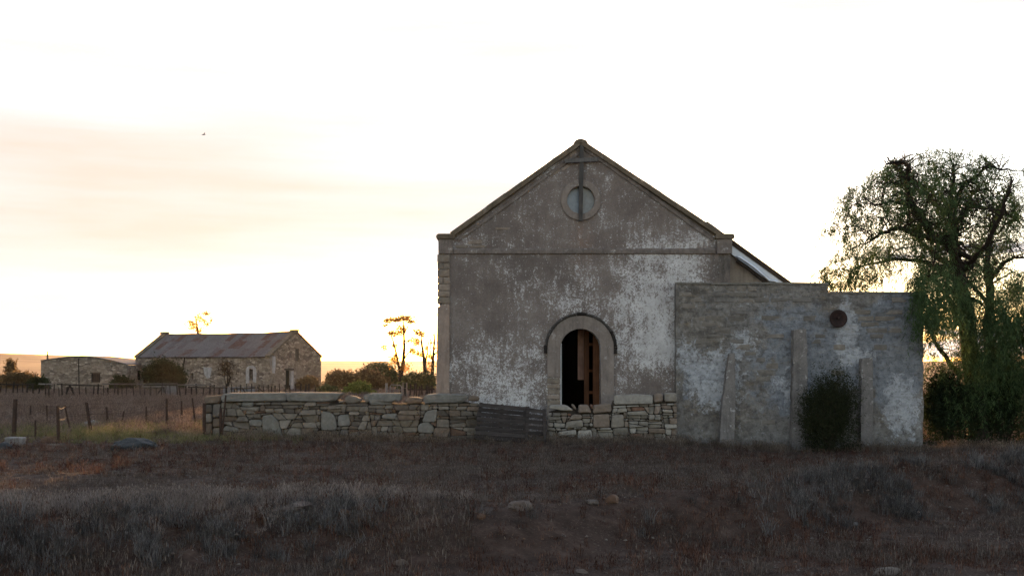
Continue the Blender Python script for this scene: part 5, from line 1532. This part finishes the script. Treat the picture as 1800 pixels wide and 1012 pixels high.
rock('white_bag', 125, 700, D, .26, .2, .16, M['bag'], 'small white bag lying in the field before the shed', 'bag', 65, sub=2)

# bird
D = 60; c = P(358, 237, D)
mb = MB(); mb.tube([c + Vector((-.09, 0, -.01)), c + Vector((-.03, 0, 0)), c + Vector((.06, 0, .012)), c + Vector((.11, 0, .01))], [.008, .026, .018, .004], 6)
for s, e in ((1, Vector((.10, -.16, .09))), (-1, Vector((.02, .18, .04)))):
    p = c + Vector((-.02, 0, .01)); p2 = c + Vector((.04, 0, .012))
    mb.add([p, p2, c + e * .6 + Vector((.03, 0, 0)), c + e, c + e * .6 - Vector((.02, 0, 0))], [[0, 1, 2, 3, 4]])
tag(mb.thing('bird', M['bird'], c), 'small dark bird gliding in the pale sky', 'bird')

# ---------------------------------------------------------------- grass and weeds
def tuft_mesh(name, mat, blades, h, spread, seed, wid=.0036, stiff=.4, heads=0.0):
    rg = np.random.default_rng(seed); vs = []; fs = []
    for b in range(blades):
        a = rg.uniform(0, 2*math.pi); r = spread * rg.random() ** .7
        x, y = r*math.cos(a), r*math.sin(a)
        L = h * rg.uniform(.45, 1.1); lean = rg.uniform(0, stiff); da = a + rg.normal() * .8
        dx, dy = math.cos(da)*lean, math.sin(da)*lean
        w_ = wid * rg.uniform(.6, 1.3); fa = rg.uniform(0, math.pi); wx, wy = math.cos(fa)*w_, math.sin(fa)*w_
        n = len(vs)
        q_ = 1 / math.sqrt(1 + lean*lean); L = L * q_; zz_ = .02 if stiff < 3 else -.004
        kink = rg.uniform(-.25, .25); ex, ey = -dy*kink, dx*kink; droop = rg.uniform(.05, .45) * min(lean, 1)
        def at(t): return (x + (dx*t*t*1.1 + ex*math.sin(3*t))*L, y + (dy*t*t*1.1 + ey*math.sin(3*t))*L, max(L*(t - droop*t**3), .004))
        a1, a2, a3 = at(.4), at(.75), at(1.0)
        vs += [(x-wx, y-wy, -zz_), (x+wx, y+wy, -zz_), (a1[0]-wx*.9, a1[1]-wy*.9, a1[2]), (a1[0]+wx*.9, a1[1]+wy*.9, a1[2]), (a2[0]-wx*.6, a2[1]-wy*.6, a2[2]), (a2[0]+wx*.6, a2[1]+wy*.6, a2[2]), a3]
        fs += [[n, n+1, n+3, n+2], [n+2, n+3, n+5, n+4], [n+4, n+5, n+6]]
        if rg.random() < heads:
            m = len(vs); t = np.array(vs[n+6]); s = w_*2.2
            vs += [tuple(t + [-s, 0, -.03]), tuple(t + [0, s, 0]), tuple(t + [s, 0, -.02]), tuple(t + [0, -s, .035])]
            fs += [[m, m+1, m+2, m+3]]
    o = bpy.data.objects.new(name, mesh_data(name, vs, fs, mat))
    return o
tuft_cols = {}
def tufts(key, mat, variants):
    c = bpy.data.collections.new('tufts_' + key)
    for i, kw in enumerate(variants): c.objects.link(tuft_mesh('tuft_' + key, mat, seed=100 + i, **kw))
    tuft_cols[key] = c
tufts('grey', M['g_grey'], [dict(blades=46, h=.24, spread=.14, stiff=1.3), dict(blades=38, h=.32, spread=.11, stiff=1.0, heads=.4), dict(blades=54, h=.17, spread=.18, stiff=1.8), dict(blades=26, h=.40, spread=.09, stiff=.8, heads=.5), dict(blades=30, h=.26, spread=.2, stiff=2.4)])
tufts('bank', M['g_bank'], [dict(blades=46, h=.26, spread=.13, stiff=1.0), dict(blades=38, h=.34, spread=.11, stiff=.8, heads=.4), dict(blades=30, h=.42, spread=.09, stiff=.7, heads=.5), dict(blades=40, h=.2, spread=.18, stiff=1.8)])
tufts('short', M['g_grey'], [dict(blades=22, h=.08, spread=.16, stiff=1.8, wid=.0032), dict(blades=18, h=.13, spread=.13, stiff=1.4, wid=.0032), dict(blades=26, h=.06, spread=.2, stiff=2.4, wid=.0032), dict(blades=8, h=.2, spread=.1, stiff=.9, wid=.003, heads=.6)])
tufts('straw', M['g_straw'], [dict(blades=40, h=.26, spread=.15, stiff=1.2), dict(blades=30, h=.38, spread=.13, stiff=.9, heads=.6), dict(blades=44, h=.18, spread=.18, stiff=1.8)])
tufts('pale', M['g_pale'], [dict(blades=40, h=.26, spread=.15, stiff=.9), dict(blades=30, h=.38, spread=.13, stiff=.7, heads=.6), dict(blades=44, h=.18, spread=.18, stiff=1.4)])
tufts('red', M['g_red'], [dict(blades=22, h=.06, spread=.17, stiff=2.0), dict(blades=20, h=.10, spread=.15, stiff=1.5), dict(blades=14, h=.20, spread=.09, stiff=.7, heads=.7), dict(blades=28, h=.06, spread=.2, stiff=2.5)])
tufts('green', M['g_green'], [dict(blades=40, h=.24, spread=.16, stiff=1.0), dict(blades=32, h=.33, spread=.13, stiff=.9, heads=.4)])
tufts('pink', M['g_pink'], [dict(blades=30, h=.32, spread=.26, stiff=1.0, wid=.007, heads=.5), dict(blades=24, h=.44, spread=.22, stiff=.8, wid=.007, heads=.6)])
tufts('litter', M['g_straw'], [dict(blades=14, h=.08, spread=.2, stiff=9, wid=.0035), dict(blades=10, h=.06, spread=.2, stiff=12, wid=.004)])
tufts('litter_grey', M['g_grey'], [dict(blades=14, h=.09, spread=.2, stiff=9, wid=.0035), dict(blades=10, h=.12, spread=.2, stiff=6, wid=.003)])
def pebbles_mesh(name, mat, seed, n_, r0, r1):
    rg = np.random.default_rng(seed); vs = []; fs = []
    for _ in range(n_):
        x, y = rg.normal(size=2) * .22; r = rg.uniform(r0, r1); a = rg.uniform(0, 3.1)
        k = len(vs); q = [(1, 0, 0), (0, 1, 0), (-1, 0, 0), (0, -1, 0), (.2, .1, .75), (0, 0, -.5)]
        for p in q:
            px_, py_ = p[0]*rg.uniform(.7, 1.4), p[1]*rg.uniform(.6, 1.1)
            vs.append((x + r*(px_*math.cos(a) - py_*math.sin(a)), y + r*(px_*math.sin(a) + py_*math.cos(a)), r*p[2]*rg.uniform(.7, 1.1) + r*.15))
        for i in range(4): fs += [[k+i, k+(i+1) % 4, k+4], [k+(i+1) % 4, k+i, k+5]]
    return bpy.data.objects.new(name, mesh_data(name, vs, fs, mat))
c_ = bpy.data.collections.new('pebble_sets')
for i_ in range(5): c_.objects.link(pebbles_mesh('pebble_set', M['rock'] if i_ < 2 else M['rock_rust'] if i_ == 2 else M['rock'], 300 + i_, 5, .008, .03 if i_ < 4 else .05))
tuft_cols['pebble'] = c_
def scatter(name, key, xs, ys, smin, smax, seed):
    rg = np.random.default_rng(seed); N = len(xs)
    me = bpy.data.meshes.new(name); me.vertices.add(N)
    co = np.stack([xs, ys, height(xs, ys)], 1).astype(np.float32); me.vertices.foreach_set('co', co.ravel())
    for nm, arr in (('s', rg.uniform(smin, smax, N)), ('r', rg.uniform(0, 6.28, N)), ):
        a = me.attributes.new(nm, 'FLOAT', 'POINT'); a.data.foreach_set('value', arr.astype(np.float32))
    a = me.attributes.new('i', 'INT', 'POINT'); a.data.foreach_set('value', rg.integers(0, len(tuft_cols[key].objects), N).astype(np.int32))
    o = obj(name, me); tag(o, kind='stuff')
    ng = bpy.data.node_groups.new('scatter_' + name, 'GeometryNodeTree')
    ng.interface.new_socket('Geometry', in_out='INPUT', socket_type='NodeSocketGeometry'); ng.interface.new_socket('Geometry', in_out='OUTPUT', socket_type='NodeSocketGeometry')
    gi = ng.nodes.new('NodeGroupInput'); go = ng.nodes.new('NodeGroupOutput')
    ip = ng.nodes.new('GeometryNodeInstanceOnPoints'); ci = ng.nodes.new('GeometryNodeCollectionInfo')
    ci.inputs['Collection'].default_value = tuft_cols[key]; ci.inputs['Separate Children'].default_value = True; ci.inputs['Reset Children'].default_value = True
    ip.inputs['Pick Instance'].default_value = True
    def attr(nm, typ):
        nd = ng.nodes.new('GeometryNodeInputNamedAttribute'); nd.data_type = typ; nd.inputs['Name'].default_value = nm
        return nd.outputs['Attribute']
    cx = ng.nodes.new('ShaderNodeCombineXYZ'); ng.links.new(attr('r', 'FLOAT'), cx.inputs[2])
    ng.links.new(gi.outputs[0], ip.inputs['Points']); ng.links.new(ci.outputs[0], ip.inputs['Instance'])
    ng.links.new(attr('i', 'INT'), ip.inputs['Instance Index']); ng.links.new(cx.outputs[0], ip.inputs['Rotation'])
    ng.links.new(attr('s', 'FLOAT'), ip.inputs['Scale']); ng.links.new(ip.outputs[0], go.inputs[0])
    md = o.modifiers.new('scatter', 'NODES'); md.node_group = ng
    print(name, N)
    return o
def sample(N, x0, x1, y0, y1, fn, seed, wedge=True):
    rg = np.random.default_rng(seed)
    x = rg.uniform(x0, x1, N); y = rg.uniform(y0, y1, N)
    keep = rg.random(N) < fn(x, y)
    if wedge: keep &= np.abs(x) < y * .47 + 4.5
    # keep clear of the masonry
    keep &= ~((y > DY - .05) & (y < DY + .6) & (x > -9.3) & (x < -.9))
    keep &= ~((y > DF - .15) & (x > -2.5) & (x < 8.9)) & ~((y > DA - .1) & (x > 4.9) & (x < 12.7)) & ~((y > DR - .1) & (y < DR + .6) & (x > 1.0) & (x < 5))
    return x[keep], y[keep]
cr_ = lambda x, y: y - crest(x)
# short dry growth over the whole flat between bank and walls
f = lambda x, y: .08 + .92 * ss(.45, .6, .5*fbm(x*.8, y*.8, 51, 4) + .5*fbm(x*.13, y*.75, 52, 3))
scatter('short_grass', 'short', *sample(42000, -21, 21, 15, 36.5, lambda x, y: f(x, y) * (cr_(x, y) > -.2), 1), .4, 1.1, 1)
f = lambda x, y: ss(.52, .66, fbm(x*.6, y*.6, 61, 4)) * (cr_(x, y) > .2)
scatter('grey_grass', 'grey', *sample(11117, -21, 21, 16, 36.5, lambda x, y: f(x, y) * (.35 + .65 * (x > 3)), 2), .35, .8, 2)
# pale stand behind the crest on the left
f = lambda x, y: np.exp(-((cr_(x, y) - 1.2) / 1.1) ** 2) * ss(-.5, -4.5, x) * (.25 + .75 * ss(.42, .6, fbm(x*.9, y*.9, 71, 4)))
scatter('pale_grass', 'pale', *sample(39600, -13, 5, 16, 21, f, 3), .35, .8, 3)
# bank face: thick grey tufts left and right, thin in the middle
def fb(x, y):
    c = cr_(x, y); side = .03 + .95 * ss(-1.0, -3.0, x) + .85 * ss(3.2, 6.0, x)
    return np.clip(side, 0, 1) * ss(-2.3, -1.4, c) * ss(.35, -.1, c) * (.06 + .94 * ss(.47, .6, fbm(x*1.3, y*1.3, 81, 4)))
f = lambda x, y: (cr_(x, y) > 0) * (.06 + .94 * ss(.44, .58, .5*fbm(x*.55, y*.8, 57, 4) + .5*fbm(x*.11, y*.6, 58, 3)))
scatter('brown_weeds', 'red', *sample(25000, -20, 20, 15.5, 35, f, 18), .4, 1.0, 18)
scatter('bank_grass', 'bank', *sample(35043, -14, 17, 12.5, 26, fb, 4), .4, .95, 4)
# red-brown low weeds over bank and lower ground
f = lambda x, y: ss(.2, -.3, cr_(x, y)) * (.25 + .75 * ss(.4, .62, fbm(x*.9, y*.9, 91, 3)))
scatter('red_weeds', 'red', *sample(23181, -14, 16, 12.2, 24, f, 5), .35, 1.0, 5)
f = lambda x, y: ss(.2, -.3, cr_(x, y)) * ss(.45, .65, fbm(x*.8, y*.8, 95, 3))
scatter('low_dry_grass', 'short', *sample(24545, -14, 16, 12.2, 24, f, 6), .6, 1.5, 6)
f = lambda x, y: .15 + .85 * ss(.4, .6, fbm(x*.7, y*.7, 97, 3))
scatter('straw_litter', 'litter', *sample(33172, -18, 19, 12.2, 33, f, 16), .5, 1.3, 16)
scatter('grey_litter', 'litter_grey', *sample(25517, -18, 19, 12.2, 35, f, 17), .5, 1.3, 17)
f = lambda x, y: .08 + .92 * ss(.45, .65, fbm(x*.5, y*.7, 99, 3))
scatter('pebbles', 'pebble', *sample(11482, -18, 19, 12.2, 34, f, 19), .5, 1.4, 19)
# straw along the foot of the walls
def fw(x, y):
    line = np.where(x < 5.0, DY, DA)
    return np.exp(-((line - y - .15) / .45) ** 2) * (.3 + .7 * ss(.4, .6, fbm(x*1.4, y*1.4, 101, 3)))
scatter('wall_foot_grass', 'straw', *sample(15000, -10, 16, 33.6, 36.45, fw, 7, False), .4, 1.05, 7)
# green-yellow grass around the left fence, straw field behind it
f = lambda x, y: np.exp(-((x + 11.5) / 4.2) ** 2 - ((y - 37.5) / 3.6) ** 2) * (.3 + .7 * ss(.4, .55, fbm(x*.8, y*.8, 111, 3)))
scatter('green_grass', 'green', *sample(6500, -20, -6, 33, 46, f, 8), .5, 1.05, 8)
f = lambda x, y: .25 + .75 * ss(.4, .6, fbm(x*.25, y*.12, 121, 3))
scatter('field_grass', 'pink', *sample(34000, -44, -1, 36, 100, f, 9), .55, 1.15, 9)
f = lambda x, y: .3 + .7 * ss(.4, .6, fbm(x*.25, y*.12, 131, 3))
scatter('far_field_grass', 'pink', *sample(9000, 10, 50, 38, 100, f, 10), .6, 1.2, 10)

# ---------------------------------------------------------------- evening haze
HAZE = 0.000035
if HAZE:
    n = NT('haze_air')
    vol = n.n('ShaderNodeVolumePrincipled')
    vol.inputs['Color'].default_value = (0.95, 0.88, 0.80, 1); vol.inputs['Density'].default_value = HAZE; vol.inputs['Anisotropy'].default_value = 0.6
    n.t.links.new(vol.outputs[0], n.out.inputs['Volume'])
    mb = MB(); mb.box((-4600, -90, float(ZZ.min()) - 1), (4600, 4300, max(62, float(ZZ.max()) + 5)))
    tag(mb.build('haze', n.m), kind='stuff')
SC.cycles.use_denoising = True
SC.cycles.volume_bounces = 0
SC.cycles.max_bounces = 6
